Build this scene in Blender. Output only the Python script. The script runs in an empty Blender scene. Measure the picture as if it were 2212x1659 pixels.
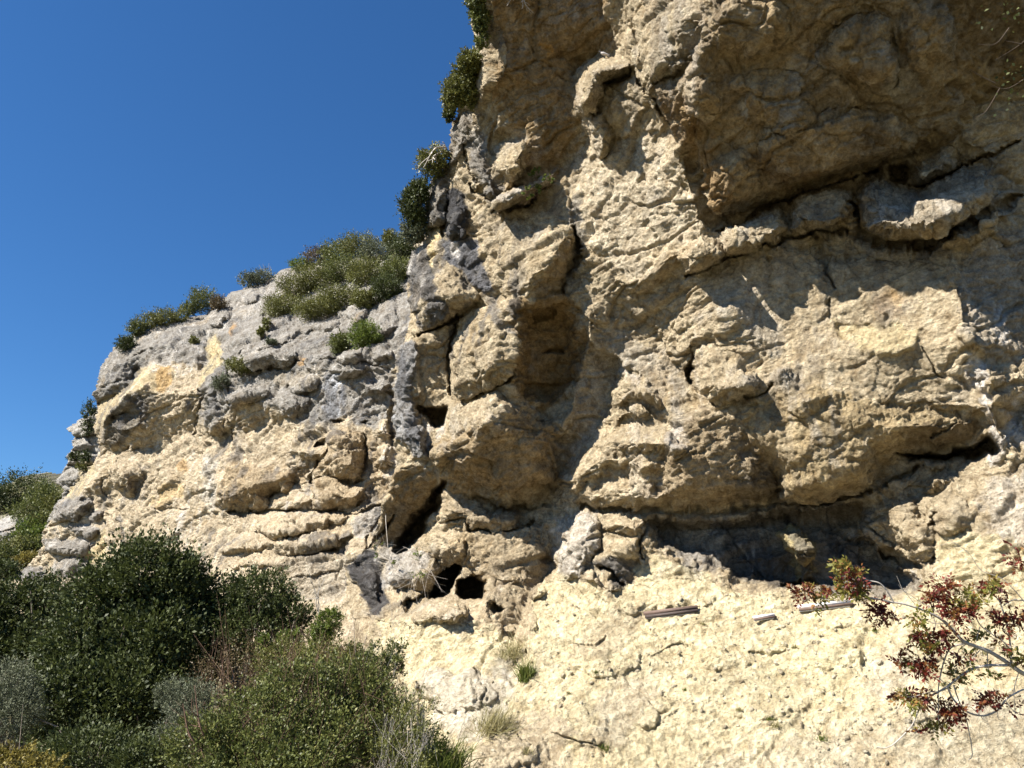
import bpy, math, random
import numpy as np
from mathutils import Vector

# ------------------------------------------------------------------ camera, sky, sun, exposure
S = bpy.context.scene
COL = S.collection
PITCH = math.radians(18.0)
F = 1703.0                      # focal length in units of a 2212 x 1659 picture
CX, CY = 1106.0, 829.5
CAM = np.array([0.0, 0.0, 1.6])
cam_d = bpy.data.cameras.new('camera')
cam = bpy.data.objects.new('camera', cam_d)
COL.objects.link(cam)
cam.location = CAM
cam.rotation_euler = (math.pi / 2 + PITCH, 0, 0)
cam_d.sensor_width = 36.0
cam_d.lens = 36.0 * F / 2212.0
cam_d.clip_start = 0.05
cam_d.clip_end = 6000.0
S.camera = cam

SUN_AZ = math.radians(-119.0)    # from +Y towards +X: negative is to the left
SUN_EL = math.radians(44.0)
LDIR = np.array([math.sin(SUN_AZ) * math.cos(SUN_EL), math.cos(SUN_AZ) * math.cos(SUN_EL), math.sin(SUN_EL)])
world = bpy.data.worlds.new('World')
S.world = world
world.use_nodes = True
wn = world.node_tree.nodes
bg = wn['Background']
sky = wn.new('ShaderNodeTexSky')
sky.sky_type = 'NISHITA'
sky.sun_disc = False
sky.sun_elevation = SUN_EL
sky.sun_rotation = SUN_AZ
sky.air_density = 1.2
sky.dust_density = 0.0
sky.ozone_density = 10.0
sky.altitude = 1200
hs = wn.new('ShaderNodeHueSaturation'); hs.inputs['Saturation'].default_value = 1.1
world.node_tree.links.new(sky.outputs[0], hs.inputs['Color'])
world.node_tree.links.new(hs.outputs[0], bg.inputs[0])
bg.inputs[1].default_value = 0.055
sun_d = bpy.data.lights.new('sun', 'SUN')
sun_d.energy = 5.0
sun_d.angle = math.radians(0.5)
sun_d.color = (1.0, 0.945, 0.86)
sun = bpy.data.objects.new('sun', sun_d)
COL.objects.link(sun)
sun.rotation_euler = Vector(LDIR).to_track_quat('Z', 'Y').to_euler()
S.view_settings.view_transform = 'Standard'
S.view_settings.look = 'None'
S.view_settings.exposure = 1.4
S.view_settings.gamma = 1.0
S.render.engine = 'CYCLES'
S.cycles.max_bounces = 6
S.cycles.diffuse_bounces = 4
S.cycles.use_denoising = True
rng = np.random.default_rng(7)
random.seed(7)

# ------------------------------------------------------------------ helpers: view geometry
cp, sp_ = math.cos(PITCH), math.sin(PITCH)
def ray(u, v):
    x = (np.asarray(u, float) - CX) / F
    z = (CY - np.asarray(v, float)) / F
    return np.stack([x, cp - z * sp_, sp_ + z * cp], -1)
def at(u, v, d):
    return CAM + ray(u, v) * np.asarray(d)[..., None]

# ------------------------------------------------------------------ helpers: noise
def hsh(ix, iy, iz, seed):
    h = (ix.astype(np.int64) * 73856093) ^ (iy.astype(np.int64) * 19349663) ^ (iz.astype(np.int64) * 83492791) ^ (seed * 2654435)
    h &= 0xffffffff
    h = ((h ^ (h >> 15)) * 2246822519) & 0xffffffff
    h = ((h ^ (h >> 13)) * 3266489917) & 0xffffffff
    return h ^ (h >> 16)
def hf(ix, iy, iz, seed):
    return hsh(ix, iy, iz, seed).astype(np.float32) * np.float32(1 / 4294967295.0)
def vnoise(P, seed=0):
    i = np.floor(P)
    f = (P - i).astype(np.float32)
    i = i.astype(np.int64)
    w = f * f * f * (f * (f * 6 - 15) + 10)
    out = 0
    for dx in (0, 1):
        wx = w[:, 0] if dx else 1 - w[:, 0]
        for dy in (0, 1):
            wy = w[:, 1] if dy else 1 - w[:, 1]
            for dz in (0, 1):
                wz = w[:, 2] if dz else 1 - w[:, 2]
                out = out + wx * wy * wz * hf(i[:, 0] + dx, i[:, 1] + dy, i[:, 2] + dz, seed)
    return out * 2 - 1
def fbm(P, octs=4, seed=0, gain=0.5, ridged=False):
    a, s, t = 1.0, 0.0, 0.0
    for o in range(octs):
        n = vnoise(P * (2.03 ** o) + o * 17.3, seed + o)
        if ridged:
            n = 1 - 2 * np.abs(n)
        s = s + a * n
        t += a
        a *= gain
    return s / t
def facets(P, seed=0, tilt=0.7):
    """tilted flat cells: broken rock. returns height and distance to the joint"""
    b = np.floor(P - 0.5).astype(np.int64)
    n = len(P)
    d1 = np.full(n, 9.0, np.float32); d2 = d1.copy()
    v1 = np.zeros(n, np.float32); v2 = v1.copy()
    for dx in (0, 1):
        for dy in (0, 1):
            for dz in (0, 1):
                c = (b[:, 0] + dx, b[:, 1] + dy, b[:, 2] + dz)
                o = np.stack([c[k] + 0.5 + 0.7 * (hf(*c, seed + k) - 0.5) for k in range(3)], -1)
                q = (P - o).astype(np.float32)
                d = np.sqrt((q * q).sum(1))
                t = np.stack([hf(*c, seed + 5 + k) * 2 - 1 for k in range(3)], -1)
                val = (hf(*c, seed + 9) * 2 - 1) * 0.6 + tilt * (q * t).sum(1)
                m1 = d < d1
                m2 = (~m1) & (d < d2)
                d2 = np.where(m1, d1, np.where(m2, d, d2)); v2 = np.where(m1, v1, np.where(m2, val, v2))
                v1 = np.where(m1, val, v1); d1 = np.where(m1, d, d1)
    e = d2 - d1
    w = np.clip(e / 0.12, 0, 1); w = w * w * (3 - 2 * w)
    return v1 * (0.5 + 0.5 * w) + v2 * (0.5 - 0.5 * w), e
def sstep(a, b, x):
    t = np.clip((x - a) / (b - a), 0, 1)
    return t * t * (3 - 2 * t)

# ------------------------------------------------------------------ helpers: mesh objects
def mesh_from(name, V, Fc, mat, smooth=True, col=None, attrs=None):
    me = bpy.data.meshes.new(name)
    V = np.asarray(V, np.float32); Fc = np.asarray(Fc, np.int32)
    k = Fc.shape[1]
    me.vertices.add(len(V)); me.vertices.foreach_set('co', V.ravel())
    me.loops.add(Fc.size); me.loops.foreach_set('vertex_index', Fc.ravel())
    me.polygons.add(len(Fc))
    me.polygons.foreach_set('loop_start', np.arange(0, Fc.size, k, dtype=np.int32))
    if smooth:
        me.polygons.foreach_set('use_smooth', np.ones(len(Fc), bool))
    me.update(calc_edges=True)
    if col is not None:
        a = me.color_attributes.new('rock', 'FLOAT_COLOR', 'POINT')
        a.data.foreach_set('color', np.concatenate([col, np.ones((len(col), 1))], 1).astype(np.float32).ravel())
    for nm, arr in (attrs or {}).items():
        a = me.attributes.new(nm, 'FLOAT', 'POINT')
        a.data.foreach_set('value', np.asarray(arr, np.float32))
    if mat is not None:
        me.materials.append(mat)
    return me
def link(name, me, parent=None):
    o = bpy.data.objects.new(name, me)
    COL.objects.link(o)
    if parent is not None:
        o.parent = parent
    return o
def tag(o, label=None, cat=None, group=None, kind=None):
    if label: o['label'] = label
    if cat: o['category'] = cat
    if group: o['group'] = group
    if kind: o['kind'] = kind
    return o
def empty(name, loc):
    o = bpy.data.objects.new(name, None)
    o.location = Vector([float(x) for x in loc])
    o.empty_display_size = 0.2
    COL.objects.link(o)
    return o
def tube_arrays(pts, radii, sides=6):
    pts = np.asarray(pts, float); n = len(pts)
    T = np.gradient(pts, axis=0); T /= np.linalg.norm(T, axis=1)[:, None] + 1e-9
    ref = np.array([0.31, 0.17, 0.93]); 
    A = np.cross(T, ref); A /= np.linalg.norm(A, axis=1)[:, None] + 1e-9
    B = np.cross(T, A)
    ang = np.arange(sides) * 2 * math.pi / sides
    r = np.asarray(radii, float)[:, None, None]
    V = pts[:, None, :] + r * (A[:, None, :] * np.cos(ang)[None, :, None] + B[:, None, :] * np.sin(ang)[None, :, None])
    V = V.reshape(-1, 3)
    i, j = np.meshgrid(np.arange(n - 1), np.arange(sides), indexing='ij')
    j2 = (j + 1) % sides
    Fc = np.stack([i * sides + j, i * sides + j2, (i + 1) * sides + j2, (i + 1) * sides + j], -1).reshape(-1, 4)
    return V, Fc
class MB:
    def __init__(s): s.V, s.F, s.n = [], [], 0
    def add(s, V, Fc):
        s.V.append(np.asarray(V, float)); s.F.append(np.asarray(Fc) + s.n); s.n += len(V)
    def tube(s, pts, radii, sides=6): s.add(*tube_arrays(pts, radii, sides))
    def box(s, c, ax, ay, az):
        c = np.asarray(c, float)
        V = [c + sx * ax + sy * ay + sz * az for sx in (-.5, .5) for sy in (-.5, .5) for sz in (-.5, .5)]
        s.add(V, [[0, 1, 3, 2], [4, 6, 7, 5], [0, 4, 5, 1], [2, 3, 7, 6], [0, 2, 6, 4], [1, 5, 7, 3]])
    def obj(s, name, mat, parent=None, origin=None, smooth=True):
        V = np.concatenate(s.V); Fc = np.concatenate(s.F)
        if parent is not None: V = V - np.array(parent.location)
        elif origin is not None: V = V - np.asarray(origin)
        o = link(name, mesh_from(name, V, Fc, mat, smooth), parent)
        if parent is None and origin is not None: o.location = Vector([float(x) for x in origin])
        return o
def curve_pts(P, n=12):
    P = np.asarray(P, float)
    if len(P) < 3:
        t = np.linspace(0, 1, n)[:, None]
        return P[0] * (1 - t) + P[-1] * t
    Q = np.concatenate([[2 * P[0] - P[1]], P, [2 * P[-1] - P[-2]]])
    out = []
    m = max(2, n // (len(P) - 1))
    for i in range(len(P) - 1):
        p0, p1, p2, p3 = Q[i:i + 4]
        for t in np.arange(m) / m:
            out.append(0.5 * ((2 * p1) + (-p0 + p2) * t + (2 * p0 - 5 * p1 + 4 * p2 - p3) * t * t + (-p0 + 3 * p1 - 3 * p2 + p3) * t ** 3))
    out.append(P[-1])
    return np.array(out)

# ------------------------------------------------------------------ materials
def nodes_mat(name):
    m = bpy.data.materials.new(name); m.use_nodes = True
    nt = m.node_tree
    return m, nt, nt.nodes['Principled BSDF'], nt.nodes.new, nt.links.new
def rock_material(name, fine=1.0, bump=1.0):
    m, nt, b, N, L = nodes_mat(name)
    b.inputs['Roughness'].default_value = 0.92
    b.inputs['Specular IOR Level'].default_value = 0.15
    at_ = N('ShaderNodeAttribute'); at_.attribute_name = 'rock'
    tc = N('ShaderNodeTexCoord')
    n1 = N('ShaderNodeTexNoise'); n1.inputs['Scale'].default_value = 5.5 * fine; n1.inputs['Detail'].default_value = 9; n1.inputs['Roughness'].default_value = 0.72
    n2 = N('ShaderNodeTexNoise'); n2.inputs['Scale'].default_value = 21 * fine; n2.inputs['Detail'].default_value = 5; n2.inputs['Roughness'].default_value = 0.7
    n3 = N('ShaderNodeTexVoronoi'); n3.inputs['Scale'].default_value = 13 * fine
    for n in (n1, n2, n3): L(tc.outputs['Object'], n.inputs['Vector'])
    r1 = N('ShaderNodeValToRGB')
    r1.color_ramp.elements[0].position = 0.30; r1.color_ramp.elements[0].color = (0.42, 0.36, 0.29, 1)
    r1.color_ramp.elements[1].position = 0.66; r1.color_ramp.elements[1].color = (1.16, 1.17, 1.2, 1)
    L(n1.outputs[0], r1.inputs[0])
    r2 = N('ShaderNodeMapRange'); r2.inputs[1].default_value = 0.3; r2.inputs[2].default_value = 0.7; r2.inputs[3].default_value = 0.62; r2.inputs[4].default_value = 1.28
    L(n2.outputs[0], r2.inputs[0])
    mx = N('ShaderNodeMix'); mx.data_type = 'RGBA'; mx.blend_type = 'MULTIPLY'; mx.inputs[0].default_value = 1
    L(at_.outputs['Color'], mx.inputs[6]); L(r1.outputs[0], mx.inputs[7])
    mx2 = N('ShaderNodeVectorMath'); mx2.operation = 'SCALE'
    L(mx.outputs[2], mx2.inputs[0]); L(r2.outputs[0], mx2.inputs['Scale'])
    L(mx2.outputs[0], b.inputs['Base Color'])
    add = N('ShaderNodeMath'); add.operation = 'MULTIPLY_ADD'; add.inputs[1].default_value = 0.5
    L(n2.outputs[0], add.inputs[0]); L(n1.outputs[0], add.inputs[2])
    add2 = N('ShaderNodeMath'); add2.operation = 'MULTIPLY_ADD'; add2.inputs[1].default_value = 0.25
    L(n3.outputs['Distance'], add2.inputs[0]); L(add.outputs[0], add2.inputs[2])
    bp = N('ShaderNodeBump'); bp.inputs['Strength'].default_value = 0.9; bp.inputs['Distance'].default_value = 0.16 * bump
    L(add2.outputs[0], bp.inputs['Height']); L(bp.outputs[0], b.inputs['Normal'])
    return m
def leaf_material(name, c1, c2, c3=None, trans=0.25, rough=0.5):
    m, nt, b, N, L = nodes_mat(name)
    a = N('ShaderNodeAttribute'); a.attribute_name = 'tint'
    r = N('ShaderNodeValToRGB')
    r.color_ramp.elements[0].color = (*c1, 1); r.color_ramp.elements[1].color = (*(c3 or c2), 1)
    if c3:
        e = r.color_ramp.elements.new(0.6); e.color = (*c2, 1)
    L(a.outputs['Fac'], r.inputs[0])
    L(r.outputs[0], b.inputs['Base Color'])
    b.inputs['Roughness'].default_value = rough
    b.inputs['Specular IOR Level'].default_value = 0.35
    t = N('ShaderNodeBsdfTranslucent'); L(r.outputs[0], t.inputs[0])
    mx = N('ShaderNodeMixShader'); mx.inputs[0].default_value = trans
    L(b.outputs[0], mx.inputs[1]); L(t.outputs[0], mx.inputs[2])
    L(mx.outputs[0], nt.nodes['Material Output'].inputs[0])
    return m
def plain(name, c, rough=0.8, scale=20, var=0.35, stretch=None, bump=0.0):
    m, nt, b, N, L = nodes_mat(name)
    b.inputs['Roughness'].default_value = rough
    tc = N('ShaderNodeTexCoord'); n = N('ShaderNodeTexNoise'); n.inputs['Scale'].default_value = scale; n.inputs['Detail'].default_value = 6
    mp = N('ShaderNodeMapping'); mp.inputs['Scale'].default_value = stretch or (1, 1, 1)
    L(tc.outputs['Object'], mp.inputs[0]); L(mp.outputs[0], n.inputs['Vector'])
    r = N('ShaderNodeValToRGB')
    r.color_ramp.elements[0].position = 0.3; r.color_ramp.elements[1].position = 0.7
    r.color_ramp.elements[0].color = (*[x * (1 - var) for x in c], 1); r.color_ramp.elements[1].color = (*[min(1, x * (1 + var)) for x in c], 1)
    L(n.outputs[0], r.inputs[0]); L(r.outputs[0], b.inputs['Base Color'])
    if bump:
        bp = N('ShaderNodeBump'); bp.inputs['Distance'].default_value = bump; L(n.outputs[0], bp.inputs['Height']); L(bp.outputs[0], b.inputs['Normal'])
    return m

# ------------------------------------------------------------------ rock builder
# The cliffs are measured off the photograph: faces with their facing in the world (turn, tilt),
# blocks that stand proud, cracks and holes, joined into one continuous surface in metres.
def chaikin(P, it=1):
    P = np.asarray(P, float)
    for _ in range(it):
        Q = np.roll(P, -1, 0)
        P = np.stack([0.8 * P + 0.2 * Q, 0.2 * P + 0.8 * Q], 1).reshape(-1, 2)
    return P
def inside(P, x, y):
    c = np.zeros(x.shape, bool)
    n = len(P)
    j = n - 1
    for i in range(n):
        xi, yi = P[i]; xj, yj = P[j]
        if yi != yj:
            c ^= ((yi > y) != (yj > y)) & (x < (xj - xi) * (y - yi) / (yj - yi) + xi)
        j = i
    return c
def segdist(P, x, y, closed):
    best = np.full(x.shape, 1e9); t_along = np.zeros(x.shape)
    n = len(P); m = n if closed else n - 1
    for i in range(m):
        a = P[i]; b = P[(i + 1) % n]
        d = b - a; L2 = d @ d + 1e-9
        t = np.clip(((x - a[0]) * d[0] + (y - a[1]) * d[1]) / L2, 0, 1)
        q = np.hypot(x - a[0] - t * d[0], y - a[1] - t * d[1])
        k = q < best
        best = np.where(k, q, best); t_along = np.where(k, (i + t) / m, t_along)
    return best, t_along
def normal_of(a, e):
    a, e = math.radians(a), math.radians(e)
    return np.array([math.sin(a) * math.cos(e), -math.cos(a) * math.cos(e), math.sin(e)])
def blur(A, s):
    if s <= 0: return A
    r = int(3 * s + 1)
    k = np.exp(-0.5 * (np.arange(-r, r + 1) / s) ** 2); k /= k.sum()
    for ax in (0, 1):
        B = np.pad(A, [(r, r) if i == ax else (0, 0) for i in (0, 1)], mode='edge')
        out = 0
        for i, w in enumerate(k):
            out = out + w * (B[i:i + A.shape[0], :] if ax == 0 else B[:, i:i + A.shape[1]])
        A = out
    return A
def rbf(ctrl, U, V):
    C = np.array(ctrl, float); X = C[:, :2] / 500; y = np.log(C[:, 2])
    def phi(d2): return np.sqrt(d2 + 0.02)
    D = ((X[:, None] - X[None]) ** 2).sum(-1)
    n = len(C)
    A = np.zeros((n + 3, n + 3)); A[:n, :n] = phi(D) - 0.02 * np.eye(n) * 0; A[:n, n] = 1; A[:n, n + 1:] = X; A[n, :n] = 1; A[n + 1:, :n] = X.T
    w = np.linalg.solve(A, np.concatenate([y, [0, 0, 0]]))
    x = U / 500; v = V / 500
    out = w[n] + w[n + 1] * x + w[n + 2] * v
    for i in range(n):
        out = out + w[i] * phi((x - X[i, 0]) ** 2 + (v - X[i, 1]) ** 2)
    return out
def poisson(g_u, g_v, z0, lam, w_u, w_v, iters=26):
    """least squares surface for the wanted slopes; slopes across the edge of a block weigh little, so blocks may step"""
    h, w = z0.shape
    ky = 2 - 2 * np.cos(np.pi * np.arange(2 * h) / h); kx = 2 - 2 * np.cos(np.pi * np.arange(w + 1) / w)
    den = lam + ky[:, None] + kx[None]
    def pre(r):
        R = np.block([[r, r[:, ::-1]], [r[::-1], r[::-1, ::-1]]])
        return np.fft.irfft2(np.fft.rfft2(R) / den, s=R.shape)[:h, :w]
    def divT(a, b):
        o = np.zeros_like(z0)
        o[:, :-1] -= a; o[:, 1:] += a
        o[:-1, :] -= b; o[1:, :] += b
        return o
    wu, wv = w_u[:, :-1], w_v[:-1, :]
    A = lambda z: divT(wu * np.diff(z, axis=1), wv * np.diff(z, axis=0)) + lam * z
    rhs = divT(wu * g_u[:, :-1], wv * g_v[:-1, :]) + lam * z0
    z = pre(divT(g_u[:, :-1], g_v[:-1, :]) + lam * z0)
    r = rhs - A(z); y = pre(r); p = y; ry = (r * y).sum()
    for _ in range(iters):
        Ap = A(p); al = ry / (p * Ap).sum()
        z = z + al * p; r = r - al * Ap
        y = pre(r); rn = (r * y).sum()
        p = y + rn / ry * p; ry = rn
    return z
class Rock:
    def __init__(s, bounds, step, outline, ctrl, faces, lumps, cracks, paints, lam_px=130, base_col=(0.45, 0.38, 0.26), warp=5.0, seed=1, props=(), stepw=0.12, stain=1.0):
        u0, v0, u1, v1 = bounds
        s.step = step
        s.us = np.arange(u0, u1 + step, step); s.vs = np.arange(v0, v1 + step, step)
        U, V = np.meshgrid(s.us, s.vs)
        s.U, s.V = U, V
        P2 = np.stack([U.ravel() / 28, V.ravel() / 28, 0 * U.ravel() + seed], -1)
        wu = fbm(P2, 4, 11, 0.6).reshape(U.shape) * warp * 2; wv = fbm(P2, 4, 23, 0.6).reshape(U.shape) * warp * 2
        s.Uw, s.Vw = U + wu, V + wv
        z0 = rbf(ctrl, U, V)
        gu = np.zeros_like(z0); gv = np.zeros_like(z0)
        gu[:, :-1] = np.diff(z0, axis=1); gv[:-1, :] = np.diff(z0, axis=0)
        R = ray(U, V)
        lab = np.zeros(z0.shape, int)
        for fi, f in enumerate(faces):
            poly, a, e = f[:3]
            if e < -12: a, e = a + 8, max(e - 9, -66)      # joining the faces flattens them a little
            sl, x, y = s.sub(poly, 20)
            m = inside(chaikin(poly), x, y)
            n = normal_of(a, e)
            nr = np.minimum(R[sl] @ n, -0.10)
            l = -np.log(-nr)
            gg_u = np.zeros_like(l); gg_v = np.zeros_like(l)
            gg_u[:, :-1] = np.diff(l, axis=1); gg_v[:-1, :] = np.diff(l, axis=0)
            lab[sl] = np.where(m, fi + 1, lab[sl])
            gg_u[:, -1] = gg_u[:, -2]; gg_v[-1, :] = gg_v[-2, :]
            lim = 0.03
            gu[sl] = np.where(m, np.clip(gg_u, -lim, lim), gu[sl]); gv[sl] = np.where(m, np.clip(gg_v, -lim, lim), gv[sl])
        gu, gv = blur(gu, 0.8), blur(gv, 0.8)
        bd = np.zeros(z0.shape)
        bd[:, :-1] = np.maximum(bd[:, :-1], np.diff(lab, axis=1) != 0); bd[:-1, :] = np.maximum(bd[:-1, :], np.diff(lab, axis=0) != 0)
        wt = 1 - (1 - stepw) * np.clip(blur(bd, 1.3) * 3.2, 0, 1)
        z = poisson(gu, gv, z0, (step / lam_px) ** 2, wt, wt)
        for l in lumps:
            poly, h, r = l[:3]
            tilt = l[3] if len(l) > 3 else ((0.35, 0.5) if h > 0 else (0, 0))
            pc = chaikin(poly)
            sl, x, y = s.sub(poly, 20)
            m = inside(pc, x, y)
            d, _ = segdist(pc, x, y, True)
            t = np.clip(d / (r * (1.7 if h > 0 else 1)), 0, 1)
            prof = 0.3 * np.sqrt(np.clip(1 - (1 - t) ** 2, 0, 1)) + 0.7 * t if h > 0 else t * t * (3 - 2 * t)
            c = pc.mean(0); ext = (pc.max(0) - pc.min(0)) / 2 + 1
            hh = h * (1 + tilt[0] * (x - c[0]) / ext[0] + tilt[1] * (y - c[1]) / ext[1])
            z[sl] -= np.where(m, hh * prof, 0) / np.exp(z[sl])
        for c in cracks:
            pl, w, dep = c[:3]
            pl = np.array(pl, float)
            sl, x, y = s.sub(pl, 24)
            d, t = segdist(pl, x, y, False)
            ww = w * (0.35 + 0.65 * np.sin(np.pi * np.clip(t, 0.04, 0.96)) ** 0.6)
            z[sl] += 0.55 * dep * (1 - sstep(0.1, 1.0, d / ww)) / np.exp(z[sl])
        s.lnD = z
        s.mask = inside(np.array(outline, float), U + wu * 0.5, V + wv * 0.5)
        # colour of the stone, with shade painted on undersides and recesses: fresh tan, grey weathered crust, black drip streaks, yellow earth
        colr = np.empty(U.shape + (3,)); colr[:] = base_col
        P2b = np.stack([U.ravel() / 14, V.ravel() / 14, 0 * U.ravel() + seed + 5], -1)
        bn = fbm(P2b, 4, 37).reshape(U.shape)
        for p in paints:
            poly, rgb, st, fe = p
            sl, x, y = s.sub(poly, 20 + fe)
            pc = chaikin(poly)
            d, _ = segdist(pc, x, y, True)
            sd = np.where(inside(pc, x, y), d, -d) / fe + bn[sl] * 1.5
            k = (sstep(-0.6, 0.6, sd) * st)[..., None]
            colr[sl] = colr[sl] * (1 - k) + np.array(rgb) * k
        s.col = colr
        s.rough = np.ones(U.shape); s.rubble = np.zeros(U.shape); s.bedding = np.ones(U.shape); s.stain = np.full(U.shape, stain)
        s.streak = np.zeros(U.shape)
        for nm, poly, val, fe in props:
            A = getattr(s, nm)
            sl, x, y = s.sub(poly, 20 + fe)
            pc = chaikin(poly)
            d, _ = segdist(pc, x, y, True)
            k = sstep(-0.5, 0.5, np.where(inside(pc, x, y), d, -d) / fe)
            A[sl] = A[sl] * (1 - k) + val * k
    def sub(s, poly, mar):
        P = np.asarray(poly, float)
        a = max(0, int((P[:, 0].min() - mar - s.us[0]) / s.step)); b = min(len(s.us), int((P[:, 0].max() + mar - s.us[0]) / s.step) + 2)
        c = max(0, int((P[:, 1].min() - mar - s.vs[0]) / s.step)); d = min(len(s.vs), int((P[:, 1].max() + mar - s.vs[0]) / s.step) + 2)
        sl = (slice(c, max(d, c + 3)), slice(a, max(b, a + 3)))
        return sl, s.Uw[sl], s.Vw[sl]
    def solve(s, amp=1.0, size=1.0, streakdir=(0.5, 0.65, -0.55), bedding=0.12, seed=3):
        P = at(s.U, s.V, np.exp(s.lnD))
        Ps = at(s.U, s.V, np.exp(blur(s.lnD, 3)))
        N = np.cross(np.gradient(Ps, axis=0), np.gradient(Ps, axis=1))
        N /= np.linalg.norm(N, axis=-1)[..., None] + 1e-12
        s.N = N
        mk = blur(s.mask.astype(float), 1.5) > 0.001
        p = P[mk]; n = N[mk]
        # lean the bedding
        q = p @ np.array([[1, 0, 0.22], [0, 1, -0.1], [-0.22, 0.1, 1.0]]).T
        wv = np.stack([fbm(q * 0.6 / size, 3, seed + 60 + k) for k in range(3)], -1)
        qa = q * np.array([0.75, 0.75, 1.25]) + wv * 0.55 * size
        f1, e1 = facets(qa / (1.9 * size), seed, 0.8)
        f2, e2 = facets(qa / (0.62 * size) + 9, seed + 20, 0.9)
        f3, e3 = facets((qa + wv * 0.2) / (0.21 * size) + 3, seed + 40, 0.9)
        fb = fbm(q * 1.3 / size, 6, seed + 80, 0.55)
        rd = fbm(q * 4.5 / size, 4, seed + 90, 0.6, ridged=True)
        sd = np.array(streakdir) / np.linalg.norm(streakdir)
        al = q @ sd
        qs = q - al[:, None] * sd * 0.93
        st = fbm(qs * 3.2 / size, 4, seed + 95, 0.6)
        rg = s.rough[mk]; sk = s.streak[mk]
        joint = -(1 - sstep(0.0, 0.07, e1)) * 0.10 - (1 - sstep(0, 0.08, e2)) * 0.045
        pit = vnoise(q * 2.6 / size, seed + 99)
        pit2 = vnoise(q * 7.0 / size, seed + 98)
        f4, e4 = facets(q / (0.085 * size) + wv, seed + 45, 0.9)
        hfq = fbm(q * 11.0 / size, 4, seed + 85, 0.65)
        hr = fbm(q * 7.0 / size, 3, seed + 87, 0.6, ridged=True)
        d = rg * (0.17 * f1 + 0.055 * f2 + 0.032 * f3 + 0.018 * f4 + joint) + (0.35 + 0.65 * rg) * (0.045 * fb + 0.02 * rd + 0.028 * hfq + 0.014 * hr)
        d = d - (0.3 + 0.7 * rg) * (0.07 * sstep(0.6, 0.9, pit) + 0.03 * sstep(0.55, 0.85, pit2)) + sk * 0.09 * st
        e_u = np.linalg.norm(np.gradient(P, axis=1), axis=-1); e_v = np.linalg.norm(np.gradient(P, axis=0), axis=-1)
        cell = np.exp(s.lnD) * s.step / F
        # beds: each layer stands in or out by its own amount, with a groove between layers
        bed = q @ np.array([0.06, 0.10, 0.99]) + 0.22 * size * wv[:, 0] + 0.05 * size * fb
        bd_ = 0
        for T_, A1, B1, sd_ in ((0.52 * size, 0.045, 0.11, 1), (0.17 * size, 0.02, 0.042, 2)):
            tt = bed / T_
            tt = tt + 0.35 * vnoise(np.stack([tt * 0.8, q[:, 0] * 0.15, q[:, 1] * 0.15], -1), seed + 170 + sd_)
            ly = np.floor(tt); uu = tt - ly
            off = vnoise(np.stack([q[:, 0] * 0.55 / size * sd_, q[:, 1] * 0.55 / size * sd_, ly * 7.31], -1), seed + 180 + sd_)
            off2 = vnoise(np.stack([q[:, 0] * 0.55 / size * sd_, q[:, 1] * 0.55 / size * sd_, (ly + 1) * 7.31], -1), seed + 180 + sd_)
            w_ = sstep(0.86, 1.0, uu)
            bd_ = bd_ + B1 * (off * (1 - w_) + off2 * w_) + A1 * (-np.abs(2 * uu - 1) ** 7)
        d = d + bd_ * s.bedding[mk] * (0.35 + 0.65 * sstep(-0.3, 0.3, vnoise(q * 0.35 / size, seed + 190)))
        d = d + s.rubble[mk] * ((0.2 + 0.8 * sstep(-0.25, 0.45, vnoise(q * 0.9, seed + 94))) * (0.018 * f3 + 0.016 * f4 + 0.010 * hfq) + 0.09 * fbm(q * 1.2, 3, seed + 97) - 0.09 * sstep(0.42, 0.8, vnoise(q * np.array([2.2, 2.2, 4.0]), seed + 91)) * sstep(0.0, 0.5, vnoise(q * 0.8, seed + 92)))
        d *= amp * size * np.clip(3.0 * cell / np.maximum(blur(e_u, 1), blur(e_v, 1)), 0, 1)[mk]
        lim = 0.02
        full = np.zeros(s.U.shape); full[mk] = d
        s.P = P + N * full[..., None]
        # colour breakup belonging to the stone
        c = s.col[mk]
        t1 = fbm(q * 0.45 / size, 4, seed + 110); t2 = fbm(qs * 1.6 / size, 4, seed + 120)
        c = c * (1 + 0.16 * t1[:, None]) * (1 + (0.20 + 0.3 * sk[:, None]) * t2[:, None])
        och = sstep(0.28, 0.7, fbm(q * 0.7 / size + 40, 4, seed + 130))[:, None]
        c = c * (1 - 0.32 * och) + np.array([0.46, 0.33, 0.16]) * 0.32 * och * (c.mean(1)[:, None] / 0.36)
        gr = sstep(0.3, 0.75, fbm(q * 0.9 / size + 80, 5, seed + 140))[:, None]
        c = c * (1 - 0.55 * gr) + np.array([0.30, 0.29, 0.27]) * 0.55 * gr
        wh = sstep(0.45, 0.8, fbm(qs * 1.1 / size + 20, 4, seed + 150))[:, None]
        c = c * (1 - 0.4 * wh) + np.array([0.62, 0.58, 0.50]) * 0.4 * wh
        # water stains run straight down the wall
        dq = np.stack([p[:, 0] * 2.4 / size, p[:, 1] * 2.4 / size, p[:, 2] * 0.22 / size], -1) + 0.25 * wv
        drip = np.minimum(1.0, sstep(-0.02, 0.22, fbm(dq, 4, seed + 160, 0.6)) * sstep(-0.06, 0.2, fbm(q * 0.33 / size + 11, 3, seed + 161)) * s.stain[mk])
        c = c * (1 - 0.66 * drip[:, None]) + np.array([0.12, 0.12, 0.122]) * 0.66 * drip[:, None]
        pal = sstep(0.08, 0.3, fbm(dq * 1.3 + 31, 4, seed + 165, 0.6)) * sstep(0.0, 0.25, fbm(q * 0.4 / size + 71, 3, seed + 166)) * s.stain[mk]
        c = c * (1 - 0.5 * pal[:, None]) + np.array([0.63, 0.60, 0.54]) * 0.5 * pal[:, None]
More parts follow.
